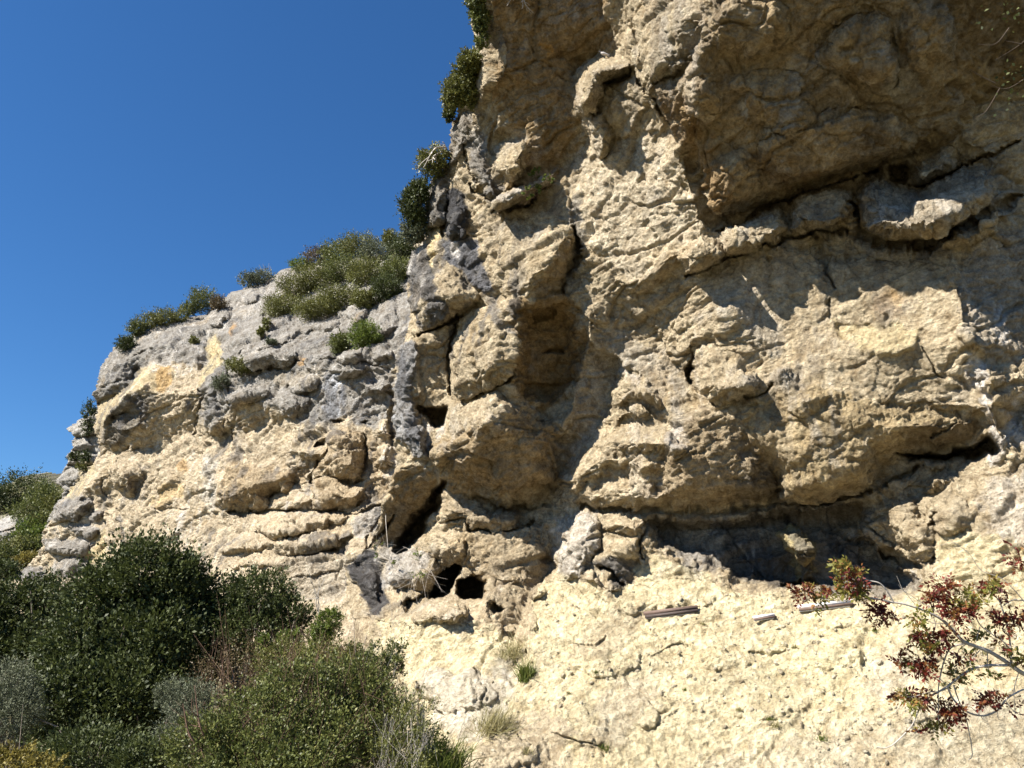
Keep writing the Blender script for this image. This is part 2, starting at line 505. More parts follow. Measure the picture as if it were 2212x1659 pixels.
        s.colf = s.col.copy(); s.colf[mk] = np.clip(c, 0.02, 0.8)
    def D_at(s, u, v):
        i = np.clip(((np.asarray(v) - s.vs[0]) / s.step).astype(int), 0, len(s.vs) - 1); j = np.clip(((np.asarray(u) - s.us[0]) / s.step).astype(int), 0, len(s.us) - 1)
        return s.P[i, j], s.N[i, j]
    def quads(s, extra=None):
        m = s.mask if extra is None else (s.mask & extra)
        h, w = m.shape
        idx = np.arange(h * w).reshape(h, w)
        # a face belongs to the piece its upper left corner lies in; its other corners may lie just past the edge
        k = m[:-1, :-1] & s.mask[1:, :-1] & s.mask[:-1, 1:] & s.mask[1:, 1:]
        return np.stack([idx[:-1, :-1][k], idx[1:, :-1][k], idx[1:, 1:][k], idx[:-1, 1:][k]], -1)
    def build(s, name, mat, extra=None, skirt=None):
        Fc = s.quads(extra)
        used, inv = np.unique(Fc, return_inverse=True)
        Fc = inv.reshape(-1, 4)
        V = s.P.reshape(-1, 3)[used]; C = s.colf.reshape(-1, 3)[used]
        if skirt is not None:
            E = np.concatenate([Fc[:, [0, 1]], Fc[:, [1, 2]], Fc[:, [2, 3]], Fc[:, [3, 0]]])
            key = np.sort(E, 1); kk = key[:, 0].astype(np.int64) * len(V) + key[:, 1]
            _, first, cnt = np.unique(kk, return_index=True, return_counts=True)
            B = E[first[cnt == 1]]
            bv, binv = np.unique(B, return_inverse=True); binv = binv.reshape(-1, 2)
            n0 = len(V)
            rings = []
            for k in (0.15, 0.5, 1.0):
                rings.append(V[bv] + skirt(V[bv], s.U.ravel()[used][bv], s.V.ravel()[used][bv], k))
            allV = [V] + rings; allF = [Fc]
            prev = B
            for r in range(3):
                cur = binv + n0 + r * len(bv)
                allF.append(np.stack([prev[:, 1], prev[:, 0], cur[:, 0], cur[:, 1]], -1))
                prev = cur
            V = np.concatenate(allV); Fc = np.concatenate(allF); C = np.concatenate([C] + [C[bv]] * 3)
        return link(name, mesh_from(name, V, Fc, mat, True, C))

TAN = (0.51, 0.425, 0.285); PALE = (0.60, 0.525, 0.39); BROWN = (0.30, 0.205, 0.095); YEL = (0.60, 0.50, 0.27)  # BROWN: underside tone, part stone colour, part bounce and shade painted in
GREY = (0.22, 0.215, 0.205); DARK = (0.10, 0.10, 0.105); OCH = (0.50, 0.28, 0.07); WHITE = (0.68, 0.65, 0.60)

# ------------------------------------------------------------------ the near cliff and the earth slope under it
near_out = [(1010, -60), (1014, 20), (1022, 60), (1030, 100), (1016, 150), (1000, 190), (985, 240), (975, 262), (968, 300), (960, 345), (945, 372), (928, 388),
            (918, 420), (912, 455), (918, 487), (922, 512), (912, 530), (890, 545), (882, 575), (878, 605), (872, 632), (882, 660), (880, 690), (866, 730),
            (852, 790), (850, 860), (846, 920), (846, 960), (848, 985), (842, 1030), (822, 1110), (796, 1188), (772, 1215), (748, 1232), (745, 1275), (760, 1330), (790, 1370),
            (840, 1430), (900, 1520), (960, 1610), (990, 1690), (1000, 1780), (2420, 1780), (2420, -240), (1000, -240)]
near_ctrl = [(1000, 1659, 9.2), (1250, 1659, 8.2), (1700, 1659, 7.2), (2212, 1659, 6.2), (2420, 1780, 5.4), (1000, 1780, 8.0), (1400, 1450, 12.2), (1700, 1420, 11.3), (2212, 1380, 9.2),
             (1180, 1420, 14.0), (1060, 1560, 12.5), (1110, 1430, 18.5), (900, 1420, 21), (830, 1310, 27), (760, 1300, 31), (1000, 1345, 22), (1160, 1310, 17.5),
             (1500, 1160, 17.3), (1750, 1190, 16.2), (1960, 1220, 15.2), (1500, 1300, 15.2), (1850, 1290, 13.6), (2030, 1200, 12.2), (2212, 1000, 10.8), (2212, 1150, 10.3), (2100, 880, 13.0),
             (1650, 1040, 16.6), (1900, 1030, 15.8), (2050, 960, 14.8), (1700, 880, 15.2), (1750, 740, 14.6), (1900, 620, 14.3), (2030, 700, 13.4), (2180, 640, 12.8),
             (1900, 460, 14.4), (1650, 500, 15.8), (2180, 430, 12.8), (1700, 300, 13.4), (1700, 100, 11.6), (2000, 100, 10.0), (2200, 50, 8.6), (1500, 150, 15.6), (1450, 30, 15.6),
             (1800, -200, 9.0), (2400, -200, 6.8), (1400, -200, 16), (1100, -200, 26), (2400, 600, 10.5), (2400, 1100, 8.6),
             (1300, 150, 24.2), (1150, 100, 29), (1040, 100, 30), (1040, 300, 30), (950, 380, 33), (1150, 430, 26.5), (1300, 420, 22), (1450, 450, 18.5),
             (1350, 600, 20.5), (1150, 590, 25), (1190, 780, 27), (1050, 780, 28), (900, 620, 33), (870, 850, 33.5), (930, 860, 33), (1300, 800, 22.5), (1440, 800, 19.2), (1560, 800, 17),
             (1340, 950, 20), (1450, 1060, 18.8), (1100, 990, 26.5), (1000, 1000, 29), (900, 1080, 33), (1050, 1100, 27), (1120, 1220, 24), (990, 1250, 28), (860, 1240, 31), (780, 1250, 33), (1280, 1180, 18.6)]
A_ = [  # (outline, turn, tilt): which way each face of the rock looks
    ([(1050, -240), (1295, -240), (1295, 0), (1350, 107), (1310, 117), (1275, 125), (1242, 147), (1235, 162), (1247, 237), (1275, 292), (1235, 350), (1217, 357), (1192, 370), (1147, 372), (1145, 305), (1110, 295), (1055, 295), (1052, 250), (1055, 212), (1070, 180), (1092, 160), (1070, 107), (1060, 60)], 12, -38),
    ([(1055, 212), (1095, 165), (1140, 180), (1190, 225), (1140, 258), (1095, 275), (1055, 290)], -22, -22),
    ([(1140, 258), (1190, 228), (1195, 245), (1150, 275), (1110, 293)], 25, 0),
    ([(1010, -240), (1050, -240), (1060, 60), (1070, 107), (1092, 160), (1060, 180), (1057, 212), (1050, 240), (1030, 200), (1020, 150), (1040, 105), (1015, 20)], -55, 8),
    ([(985, 240), (1030, 200), (1050, 240), (1052, 330), (1020, 420), (990, 420), (960, 380), (965, 320)], -50, 5),
    ([(1057, 312), (1085, 297), (1145, 297), (1142, 315), (1110, 350), (1075, 375), (1057, 337)], -40, 25),
    ([(1075, 375), (1145, 320), (1147, 375), (1100, 397)], -10, -35),
    ([(1052, 437), (1082, 409), (1145, 387), (1189, 364), (1219, 357), (1194, 394), (1154, 414), (1109, 437), (1069, 457)], -48, 42),
    ([(1069, 457), (1109, 437), (1154, 414), (1155, 426), (1110, 454), (1075, 472)], 0, -55),
    # buttress under the log
    ([(999, 414), (1052, 437), (1074, 467), (1139, 445), (1240, 487), (1225, 505), (1189, 572), (1129, 614), (1079, 629), (1069, 627), (1049, 557), (1024, 507), (1002, 452)], -45, 3),
    ([(1189, 572), (1210, 525), (1244, 492), (1254, 552), (1226, 629), (1149, 642), (1137, 624), (1147, 594)], 28, -35),
    ([(1020, 507), (1062, 560), (1075, 630), (1062, 634), (1004, 594), (966, 572), (962, 514)], -38, -2),
    ([(929, 387), (969, 369), (967, 437), (964, 472), (924, 487), (914, 452)], -35, -5),
    ([(924, 470), (964, 455), (962, 480), (924, 492)], 0, -50),
    ([(934, 482), (962, 484), (945, 522), (924, 527)], -45, 30),
    ([(900, 530), (934, 524), (939, 594), (949, 644), (979, 677), (942, 702), (917, 702), (885, 690), (874, 632), (879, 582)], -50, 0),
    ([(939, 597), (969, 582), (1004, 597), (1042, 639), (1004, 679), (979, 679), (949, 639)], -8, -35),
    ([(900, 722), (950, 700), (1004, 684), (990, 740), (980, 780), (972, 866), (890, 873), (892, 800)], 12, -14),
    ([(866, 730), (900, 735), (896, 806), (888, 873), (916, 915), (930, 964), (923, 999), (874, 964), (849, 946), (849, 850)], -48, 4),
    ([(984, 700), (1004, 684), (1042, 644), (1066, 634), (1129, 650), (1125, 720), (1115, 790), (1104, 813), (1073, 838), (1014, 855), (975, 855), (968, 789)], -42, 4),
    ([(1090, 645), (1137, 640), (1228, 632), (1238, 690), (1262, 740), (1258, 800), (1235, 850), (1190, 885), (1130, 872), (1100, 845), (1110, 795), (1125, 720)], 30, -42),
    ([(1265, 740), (1300, 730), (1340, 750), (1330, 800), (1322, 824), (1311, 887), (1272, 929), (1223, 964), (1209, 1034), (1190, 1078), (1195, 960), (1235, 855)], 36, 0),
    ([(972, 873), (1070, 845), (1098, 876), (1040, 922), (1000, 966), (975, 950), (962, 911)], -42, 10),
    ([(1040, 922), (1101, 870), (1171, 890), (1223, 940), (1209, 1016), (1182, 1072), (1118, 1106), (1014, 1072), (961, 1048), (923, 997), (930, 974), (979, 966)], 16, -36),
    ([(850, 1005), (916, 1012), (951, 1044), (923, 1086), (881, 1153), (800, 1190), (830, 1100)], 35, -42),
    ([(930, 1069), (965, 1048), (1014, 1072), (1049, 1097), (1136, 1111), (1125, 1125), (1014, 1118), (950, 1100)], 18, -6),
    ([(940, 1105), (1014, 1118), (1125, 1125), (1118, 1146), (1014, 1146), (960, 1140)], 0, -30),
    ([(950, 1150), (1014, 1146), (1136, 1139), (1195, 1140), (1192, 1209), (1147, 1268), (1101, 1268), (1049, 1237), (1014, 1220)], 28, -20),
    ([(1040, 1225), (1101, 1240), (1150, 1262), (1130, 1330), (1110, 1370), (1060, 1330), (1055, 1270)], 18, -18),
    ([(818, 1190), (909, 1184), (954, 1230), (922, 1279), (895, 1265), (818, 1279)], -35, 12),
    ([(905, 1235), (954, 1230), (922, 1279), (895, 1270)], 10, -35),
    # right of the crease
    ([(1220, 357), (1300, 300), (1330, 300), (1400, 280), (1455, 280), (1467, 320), (1480, 385), (1515, 445), (1532, 504), (1467, 548), (1367, 625), (1330, 605), (1290, 565), (1257, 545), (1244, 487), (1228, 420)], -50, 6),
    ([(1367, 625), (1467, 548), (1480, 560), (1390, 640)], 0, -50),
    ([(1260, 175), (1280, 148), (1300, 142), (1360, 146), (1342, 165), (1305, 175), (1297, 215), (1285, 240), (1258, 247)], 30, -32),
    ([(1240, 150), (1267, 127), (1320, 117), (1357, 132), (1356, 144), (1300, 142), (1275, 150), (1258, 180), (1252, 245), (1245, 235), (1236, 185)], -45, 30),
    ([(1260, 252), (1297, 240), (1325, 282), (1322, 322), (1307, 342), (1290, 325), (1278, 287)], 12, -42),
    ([(1305, 180), (1345, 165), (1372, 158), (1400, 200), (1420, 250), (1440, 280), (1400, 282), (1330, 300), (1322, 280), (1298, 240)], -40, -8),
    ([(1310, 178), (1340, 160), (1370, 158), (1375, 170), (1330, 185), (1318, 200)], -45, 35),
    ([(1295, -240), (1427, -240), (1427, 0), (1395, 36), (1370, 47), (1350, 107), (1310, 40)], -38, -12),
    ([(1350, 105), (1367, 47), (1385, 70), (1385, 150), (1372, 152), (1357, 135)], -50, -2),
    ([(1395, 36), (1427, 0), (1430, -240), (1500, -240), (1527, 40), (1483, 100), (1467, 160), (1427, 180), (1407, 200), (1387, 184), (1375, 140), (1387, 72)], -50, 4),
    ([(1427, 182), (1467, 158), (1485, 130), (1500, 140), (1480, 180), (1440, 200)], 20, -20),
    # the great brown roof
    ([(1500, -240), (1527, 40), (1483, 100), (1467, 160), (1407, 200), (1400, 235), (1440, 270), (1460, 290), (1490, 320), (1510, 350), (1490, 370), (1520, 430), (1535, 490), (1560, 475), (1650, 450), (1720, 420), (1780, 400), (1850, 370), (1960, 350), (2055, 310), (2072, 285), (2110, 220), (2212, 150), (2420, 100), (2420, -240)], 0, -56),
    ([(1463, 300), (1495, 315), (1512, 350), (1527, 495), (1500, 430), (1478, 385)], 40, -15),
    ([(1800, 60), (1900, 30), (1935, 110), (1940, 160), (1900, 175), (1830, 150), (1760, 120)], -15, -46),
    ([(1560, 170), (1650, 150), (1740, 160), (1760, 260), (1700, 300), (1640, 260)], -15, -48),
    ([(1640, 290), (1760, 260), (1900, 240), (1990, 290), (1960, 345), (1850, 365), (1730, 410), (1650, 380)], 5, -60),
    ([(2072, 285), (2110, 220), (2212, 150), (2420, 100), (2420, 500), (2212, 480), (2150, 350)], -5, -10),
    # ledge band under the roof
    ([(1551, 500), (1631, 456), (1695, 440), (1699, 512), (1607, 544), (1571, 556)], -30, -8),
    ([(1699, 432), (1767, 400), (1843, 400), (1843, 460), (1827, 496), (1751, 500), (1703, 508)], -20, -5),
    ([(1847, 472), (1855, 384), (1907, 372), (1927, 404), (1983, 416), (2075, 364), (2147, 348), (2167, 432), (2067, 480), (2007, 520), (1947, 520), (1867, 505)], -28, 12),
    ([(1852, 490), (1950, 500), (2067, 470), (2067, 492), (2007, 530), (1947, 528), (1867, 514)], -5, -45),
    ([(2167, 432), (2212, 380), (2420, 350), (2420, 700), (2212, 760), (2140, 770), (2080, 740), (2062, 640), (2040, 560)], 22, 2),
    # sunlit wall
    ([(1583, 565), (1700, 520), (1779, 510), (1900, 530), (2031, 550), (2062, 673), (2071, 733), (2107, 773), (2099, 813), (2127, 885), (2007, 885), (1795, 841), (1727, 829), (1687, 781), (1671, 761), (1567, 673), (1551, 653), (1459, 593)], -40, 6),
    ([(1787, 689), (1827, 701), (1983, 700), (1985, 741), (1919, 764), (1847, 752)], -42, 36),
    ([(1650, 560), (1780, 580), (1785, 700), (1700, 700), (1600, 620)], -32, -6),
    ([(1787, 705), (1850, 756), (1919, 766), (1985, 745), (1965, 830), (1830, 835), (1790, 790)], -32, -8),
    ([(1551, 640), (1620, 640), (1690, 740), (1710, 800), (1687, 785), (1671, 765), (1640, 730)], 8, -8),
    ([(1367, 640), (1470, 585), (1560, 655), (1545, 735), (1510, 745), (1480, 800), (1440, 750), (1335, 665)], -42, -8),
    ([(1560, 655), (1640, 730), (1672, 765), (1685, 785), (1660, 845), (1640, 862), (1600, 800), (1550, 735)], -12, -24),
    ([(1505, 745), (1540, 735), (1580, 770), (1630, 810), (1640, 832), (1560, 835), (1515, 825)], -45, 10),
    ([(1512, 826), (1560, 836), (1650, 835), (1640, 852), (1600, 864), (1548, 872)], 10, -45),
    ([(1330, 655), (1400, 700), (1470, 790), (1505, 860), (1510, 880), (1475, 913), (1440, 880), (1415, 825), (1340, 785), (1265, 740), (1262, 690), (1280, 640)], 28, -8),
    ([(1262, 560), (1300, 570), (1335, 610), (1372, 640), (1440, 690), (1445, 740), (1380, 690), (1320, 650), (1270, 660), (1240, 690), (1228, 635)], -40, -12),
    # jagged sunlit rocks and the dark hollow under them
    ([(1327, 793), (1339, 789), (1379, 809), (1415, 829), (1405, 850), (1370, 850), (1340, 880), (1322, 860)], -48, 5),
    ([(1272, 930), (1330, 870), (1390, 855), (1430, 880), (1447, 913), (1475, 937), (1487, 973), (1459, 985), (1387, 977), (1347, 1000), (1280, 1030), (1225, 1090), (1208, 1060), (1225, 1000)], -45, 14),
    ([(1340, 880), (1365, 856), (1410, 852), (1425, 872), (1390, 866), (1360, 880)], 15, -30),
    ([(1475, 913), (1527, 885), (1607, 905), (1671, 1005), (1677, 1089), (1447, 1101), (1407, 1073), (1367, 1013), (1459, 989), (1495, 973)], 12, -54),
    ([(1225, 1050), (1290, 1020), (1367, 1005), (1410, 1070), (1447, 1101), (1250, 1098), (1220, 1085)], -22, -20),
    ([(1620, 880), (1660, 850), (1672, 820), (1690, 790), (1727, 831), (1795, 843), (1887, 860), (2007, 887), (2087, 903), (2131, 905), (2087, 953), (1927, 985), (1879, 1058), (1827, 1080), (1711, 1092), (1675, 1025), (1610, 945)], -10, -44),
    ([(1625, 900), (1680, 880), (1760, 930), (1740, 980), (1690, 1000), (1640, 950)], -30, -28),
    ([(1672, 1025), (1700, 1010), (1715, 1080), (1700, 1094), (1680, 1090)], -45, -10),
    # back of the hollow
    ([(1400, 1113), (1551, 1107), (1687, 1099), (1807, 1087), (1887, 1067), (1900, 1100), (1850, 1160), (1800, 1200), (1560, 1200), (1427, 1195), (1379, 1177)], -12, 12),
    ([(1427, 1195), (1560, 1200), (1800, 1200), (1990, 1260), (1990, 1290), (1740, 1275), (1600, 1255), (1550, 1235)], 5, -28),
    ([(1830, 1090), (1930, 1015), (1985, 1013), (1983, 1057), (1975, 1113), (2019, 1153), (2010, 1215), (1960, 1210), (1880, 1150)], -25, -5),
    ([(1960, 1105), (2000, 1115), (2010, 1140), (1990, 1150), (1962, 1140)], -40, 40),
    # pale buttress left of the hollow
    ([(1194, 1126), (1211, 1109), (1284, 1106), (1300, 1130), (1290, 1190), (1260, 1240), (1224, 1256), (1204, 1229), (1191, 1186)], -48, 10),
    ([(1290, 1110), (1364, 1116), (1400, 1125), (1377, 1149), (1374, 1206), (1371, 1256), (1340, 1200), (1300, 1190)], -42, 12),
    ([(1281, 1216), (1304, 1205), (1340, 1199), (1372, 1206), (1374, 1256), (1344, 1270), (1297, 1226)], 30, -14),
    ([(1204, 1230), (1260, 1240), (1300, 1280), (1330, 1290), (1290, 1300), (1210, 1270)], -35, 15),
    ([(1380, 1180), (1427, 1195), (1550, 1235), (1600, 1255), (1560, 1270), (1400, 1250), (1372, 1240)], -42, 22),
    # right pillar
    ([(2163, 945), (2212, 885), (2420, 800), (2420, 1250), (2212, 1260), (2010, 1290), (2015, 1217), (2023, 1113), (2040, 1040), (2075, 1005), (2123, 1001), (2159, 985)], -40, 16),
    ([(1983, 1053), (2007, 1025), (2050, 1010), (2060, 1035), (2030, 1055), (1995, 1062)], -40, 30),
    ([(2127, 873), (2163, 849), (2212, 870), (2205, 915), (2171, 941), (2147, 913)], 35, -18),
    # earth slope
    ([(830, 1335), (895, 1345), (1000, 1345), (1060, 1360), (1120, 1390), (1150, 1430), (1100, 1460), (1000, 1460), (900, 1440), (840, 1420)], -18, 22),
    ([(850, 1440), (1000, 1465), (1100, 1465), (1115, 1500), (1060, 1590), (1000, 1640), (950, 1600)], -25, 34),
    ([(1150, 1270), (1210, 1258), (1330, 1295), (1400, 1255), (1560, 1250), (1600, 1285), (1740, 1292), (1990, 1295), (2212, 1265), (2420, 1250), (2420, 1780), (1000, 1780), (1000, 1650), (1060, 1590), (1117, 1506), (1165, 1410), (1150, 1310)], -22, 40),
]
L_ = [  # (outline, metres proud, rounding, (lean right, lean down))
    ([(1240, 145), (1267, 127), (1320, 117), (1357, 130), (1364, 152), (1342, 167), (1307, 178), (1300, 215), (1297, 240), (1260, 252), (1247, 240), (1237, 185)], 1.3, 22),
    ([(1258, 250), (1297, 240), (1325, 282), (1322, 322), (1307, 344), (1290, 325), (1278, 287)], 0.9, 18, (0, 0.4)),
    ([(1350, 105), (1367, 47), (1385, 70), (1385, 150), (1372, 152), (1357, 135)], 0.6, 14),
    ([(1395, 36), (1440, -30), (1500, 0), (1527, 40), (1483, 100), (1467, 160), (1427, 182), (1407, 200), (1387, 184), (1375, 140), (1387, 72)], 0.8, 36),
    ([(1467, 160), (1515, 60), (1500, -260), (2460, -260), (2460, 100), (2212, 150), (2110, 220), (2075, 290), (1960, 345), (1850, 365), (1740, 408), (1640, 448), (1545, 480), (1520, 430), (1500, 370), (1440, 265), (1410, 205)], 0.62, 16, (-0.1, 0.1)),
    ([(1640, 292), (1700, 262), (1790, 240), (1900, 236), (1992, 290), (1962, 347), (1850, 367), (1735, 412), (1652, 382)], 0.55, 16, (0, 0.4)), ([(1795, 70), (1850, 30), (1905, 35), (1938, 110), (1942, 160), (1900, 180), (1830, 155), (1760, 125)], 0.5, 14, (0.3, 0.4)),
    ([(1560, 175), (1650, 150), (1742, 160), (1762, 262), (1700, 302), (1642, 262)], 0.45, 20, (0, 0.5)), ([(1950, -60), (2050, 20), (2075, 120), (2000, 170), (1945, 110)], 0.5, 20, (0.2, 0.3)), ([(1520, 20), (1600, -40), (1700, 10), (1690, 90), (1600, 130), (1520, 90)], 0.4, 18, (0, 0.4)), ([(1470, 180), (1530, 150), (1560, 220), (1520, 300), (1470, 280)], 0.4, 18, (0, 0.3)), ([(1540, 330), (1620, 320), (1650, 400), (1600, 455), (1545, 440)], 0.4, 18, (0, 0.3)),
    ([(1052, 437), (1082, 409), (1145, 387), (1189, 364), (1219, 357), (1196, 396), (1156, 424), (1110, 452), (1073, 470)], 1.1, 10, (0, 0.2)),
    ([(1057, 312), (1085, 297), (1145, 297), (1146, 372), (1100, 399), (1075, 378)], 0.9, 16, (0, 0.4)),
    ([(999, 414), (1054, 437), (1074, 470), (1139, 445), (1240, 487), (1250, 552), (1228, 629), (1149, 642), (1079, 640), (1049, 560), (1002, 452)], 0.4, 40, (0, 0.5)),
    ([(964, 417), (999, 404), (1016, 482), (1012, 507), (962, 512), (958, 470)], 0.8, 14, (0, 0.6)),
    ([(1000, 300), (1020, 280), (1050, 330), (1058, 380), (1075, 420), (1050, 430), (1015, 380), (1003, 340)], 0.5, 14),
    ([(929, 387), (969, 369), (969, 437), (964, 480), (924, 490), (914, 452)], 1.0, 16, (0, 0.4)),
    ([(960, 300), (1000, 235), (1015, 290), (1000, 340), (965, 370)], 0.7, 18),
    ([(885, 560), (920, 525), (939, 594), (969, 582), (1004, 597), (1042, 639), (1004, 681), (945, 706), (905, 706), (876, 660)], 1.0, 28, (0, 0.5)),
    ([(866, 725), (905, 735), (898, 806), (890, 873), (916, 915), (928, 964), (920, 999), (874, 964), (849, 946), (849, 850)], 1.2, 22),
    ([(984, 700), (1042, 644), (1129, 645), (1128, 720), (1118, 790), (1104, 813), (1073, 840), (1014, 857), (975, 857), (966, 789)], 1.1, 30, (0, 0.4)),
    ([(972, 873), (1070, 845), (1100, 878), (1171, 905), (1223, 946), (1209, 1016), (1182, 1072), (1118, 1106), (1014, 1072), (961, 1048), (923, 999), (930, 974), (975, 955), (962, 911)], 1.2, 34, (-0.2, 0.0)),
    ([(930, 1069), (965, 1048), (1014, 1072), (1049, 1097), (1136, 1111), (1118, 1148), (1014, 1148), (940, 1128)], 0.4, 18),
    ([(1014, 1160), (1136, 1141), (1192, 1149), (1189, 1209), (1147, 1268), (1101, 1268), (1049, 1237)], 0.3, 22),
    ([(880, 1190), (930, 1130), (960, 1150), (1000, 1160), (1010, 1200), (960, 1215), (900, 1195)], 0.6, 16),
    ([(820, 1190), (909, 1184), (954, 1230), (922, 1281), (895, 1267), (818, 1281)], 1.0, 18),
    ([(748, 1232), (779, 1219), (818, 1237), (816, 1300), (793, 1288), (769, 1265)], 1.0, 12, (0, 0.4)),
    ([(880, 1318), (900, 1298), (930, 1284), (962, 1284), (1000, 1300), (1020, 1320), (1010, 1342), (940, 1346), (895, 1342)], 1.2, 18),
    ([(1551, 500), (1631, 458), (1697, 442), (1701, 512), (1607, 546), (1573, 556)], 1.1, 11, (0, 0.15)),
    ([(1463, 552), (1487, 520), (1519, 508), (1551, 520), (1577, 552), (1551, 576), (1487, 597)], 1.1, 12, (0, 0.15)),
    ([(1701, 432), (1767, 402), (1843, 402), (1843, 460), (1827, 496), (1751, 500), (1705, 508)], 0.9, 12, (0, 0.2)),
    ([(1847, 472), (1857, 386), (1907, 376), (1927, 404), (1983, 418), (2075, 366), (2147, 350), (2169, 432), (2067, 494), (2007, 530), (1947, 526), (1867, 514)], 1.5, 22, (0, 0.35)),
    ([(1967, 352), (2059, 316), (2073, 360), (1999, 400), (1971, 392)], 0.9, 12, (0, 0.2)),
    ([(2025, 535), (2060, 500), (2160, 452), (2200, 455), (2150, 500), (2090, 540)], 0.8, 12, (0, 0.2)),
    ([(1505, 745), (1540, 735), (1580, 765), (1630, 805), (1650, 838), (1600, 864), (1548, 874), (1512, 828)], 0.6, 16),
    ([(1690, 782), (1727, 831), (1800, 846), (1760, 900), (1700, 900), (1675, 860)], 0.35, 20),
    ([(1325, 793), (1339, 787), (1379, 807), (1418, 829), (1430, 880), (1395, 862), (1360, 858), (1335, 885), (1315, 880)], 0.7, 12),
    ([(1290, 905), (1340, 870), (1385, 868), (1412, 890), (1380, 905), (1330, 915)], 0.5, 12),
    ([(1260, 950), (1320, 915), (1400, 915), (1450, 925), (1487, 973), (1459, 987), (1387, 979), (1330, 985)], 0.6, 14),
    ([(1225, 1000), (1270, 940), (1320, 960), (1340, 1000), (1290, 1030), (1240, 1070), (1222, 1050)], 0.5, 14),
    ([(1222, 1055), (1290, 1025), (1400, 1030), (1447, 1098), (1330, 1102), (1240, 1098)], 0.5, 16),
    ([(1620, 880), (1675, 855), (1800, 846), (2007, 888), (2120, 905), (2087, 950), (1927, 983), (1879, 1058), (1827, 1080), (1711, 1092), (1675, 1025), (1612, 945)], 0.9, 30, (0, 0.8)),
    ([(1400, 1078), (1475, 915), (1527, 890), (1607, 905), (1671, 1005), (1677, 1092), (1447, 1103)], 0.8, 30, (0, 0.9)),
    ([(1672, 1025), (1700, 1008), (1718, 1080), (1700, 1096), (1680, 1092)], 0.4, 12),
    ([(1671, 1145), (1727, 1133), (1753, 1153), (1769, 1193), (1747, 1227), (1711, 1211), (1687, 1187)], 1.5, 12, (0, 0.1)),
    ([(1705, 1205), (1760, 1215), (1770, 1250), (1735, 1255), (1712, 1235)], 0.4, 12),
    ([(1860, 1085), (1930, 1018), (1985, 1012), (1985, 1060), (1978, 1113), (2020, 1155), (2008, 1217), (1950, 1180)], 0.7, 22),
    ([(1983, 1053), (2007, 1023), (2050, 1008), (2064, 1035), (2030, 1062), (1995, 1067)], 0.5, 12),
    ([(2015, 1080), (2060, 1060), (2085, 1090), (2080, 1140), (2040, 1150), (2022, 1120)], 0.35, 14),
    ([(1985, 990), (2010, 975), (2050, 985), (2040, 1010), (2000, 1015)], 0.3, 10),
    ([(2099, 793), (2135, 769), (2161, 793), (2173, 841), (2127, 851)], 0.5, 16),
    ([(1194, 1126), (1211, 1107), (1284, 1104), (1302, 1130), (1292, 1190), (1262, 1242), (1224, 1258), (1204, 1231), (1189, 1186)], 0.9, 24),
    ([(1300, 1108), (1364, 1114), (1402, 1125), (1377, 1150), (1340, 1160), (1300, 1145)], 0.5, 12),
    ([(1300, 1150), (1345, 1160), (1378, 1155), (1374, 1210), (1340, 1200), (1304, 1206)], 0.45, 12),
    ([(1291, 1239), (1324, 1244), (1343, 1269), (1319, 1279), (1297, 1263)], 0.5, 10),
    ([(1245, 1222), (1285, 1218), (1296, 1262), (1262, 1255)], 0.4, 10),
    ([(1142, 1275), (1165, 1262), (1185, 1270), (1178, 1295), (1150, 1297)], 0.5, 10),
    ([(880, 1470), (960, 1440), (1040, 1455), (1080, 1500), (1040, 1530), (960, 1540), (905, 1510)], 0.45, 22),
    ([(1000, 1610), (1060, 1560), (1140, 1545), (1190, 1600), (1150, 1659), (1050, 1690), (1000, 1659)], 0.3, 30),
    ([(1480, 1395), (1540, 1370), (1620, 1385), (1640, 1430), (1560, 1450), (1490, 1440)], 0.22, 22, (0, 0.5)), ([(1230, 1395), (1300, 1370), (1390, 1400), (1380, 1450), (1290, 1470), (1230, 1440)], 0.3, 26, (0, 0.6)), ([(1700, 1400), (1800, 1370), (1880, 1400), (1860, 1440), (1760, 1450)], 0.2, 22, (0, 0.5)),
    ([(1560, 1500), (1680, 1480), (1760, 1520), (1700, 1560), (1590, 1560)], 0.16, 26, (0, 0.6)), ([(1350, 1500), (1420, 1480), (1470, 1530), (1420, 1580), (1350, 1560)], 0.2, 24, (0, 0.6)), ([(1160, 1540), (1260, 1500), (1330, 1560), (1300, 1620), (1190, 1610)], 0.22, 30, (0, 0.5)), ([(1880, 1500), (1990, 1470), (2080, 1520), (2000, 1570), (1900, 1560)], 0.14, 28, (0, 0.5)), ([(1290, 1300), (1400, 1262), (1500, 1262), (1560, 1300), (1450, 1320), (1340, 1330)], 0.35, 24, (0, 0.4)), ([(1750, 1320), (1900, 1310), (1960, 1340), (1880, 1365), (1780, 1360)], 0.16, 18, (0, 0.5)),
    # hollows
    ([(1118, 655), (1225, 640), (1262, 740), (1257, 805), (1232, 855), (1188, 885), (1122, 865), (1106, 805)], -0.9, 40),
    ([(1392, 1118), (1447, 1108), (1551, 1107), (1687, 1099), (1807, 1087), (1870, 1075), (1868, 1130), (1900, 1180), (1990, 1250), (1985, 1284), (1740, 1276), (1610, 1262), (1550, 1235), (1427, 1190), (1390, 1160)], -1.35, 30),
    ([(951, 1236), (979, 1209), (1000, 1220), (985, 1260), (968, 1290), (912, 1306), (930, 1262)], -3.6, 9),
    ([(985, 1258), (1014, 1238), (1055, 1246), (1048, 1284), (1040, 1297), (985, 1294)], -3.6, 9),
    ([(866, 1290), (940, 1276), (945, 1300), (900, 1330), (865, 1325)], -1.0, 12),
    ([(1040, 1300), (1075, 1296), (1095, 1320), (1060, 1330)], -0.8, 10),
    ([(888, 878), (975, 875), (962, 915), (937, 929), (915, 905)], -2.0, 12),
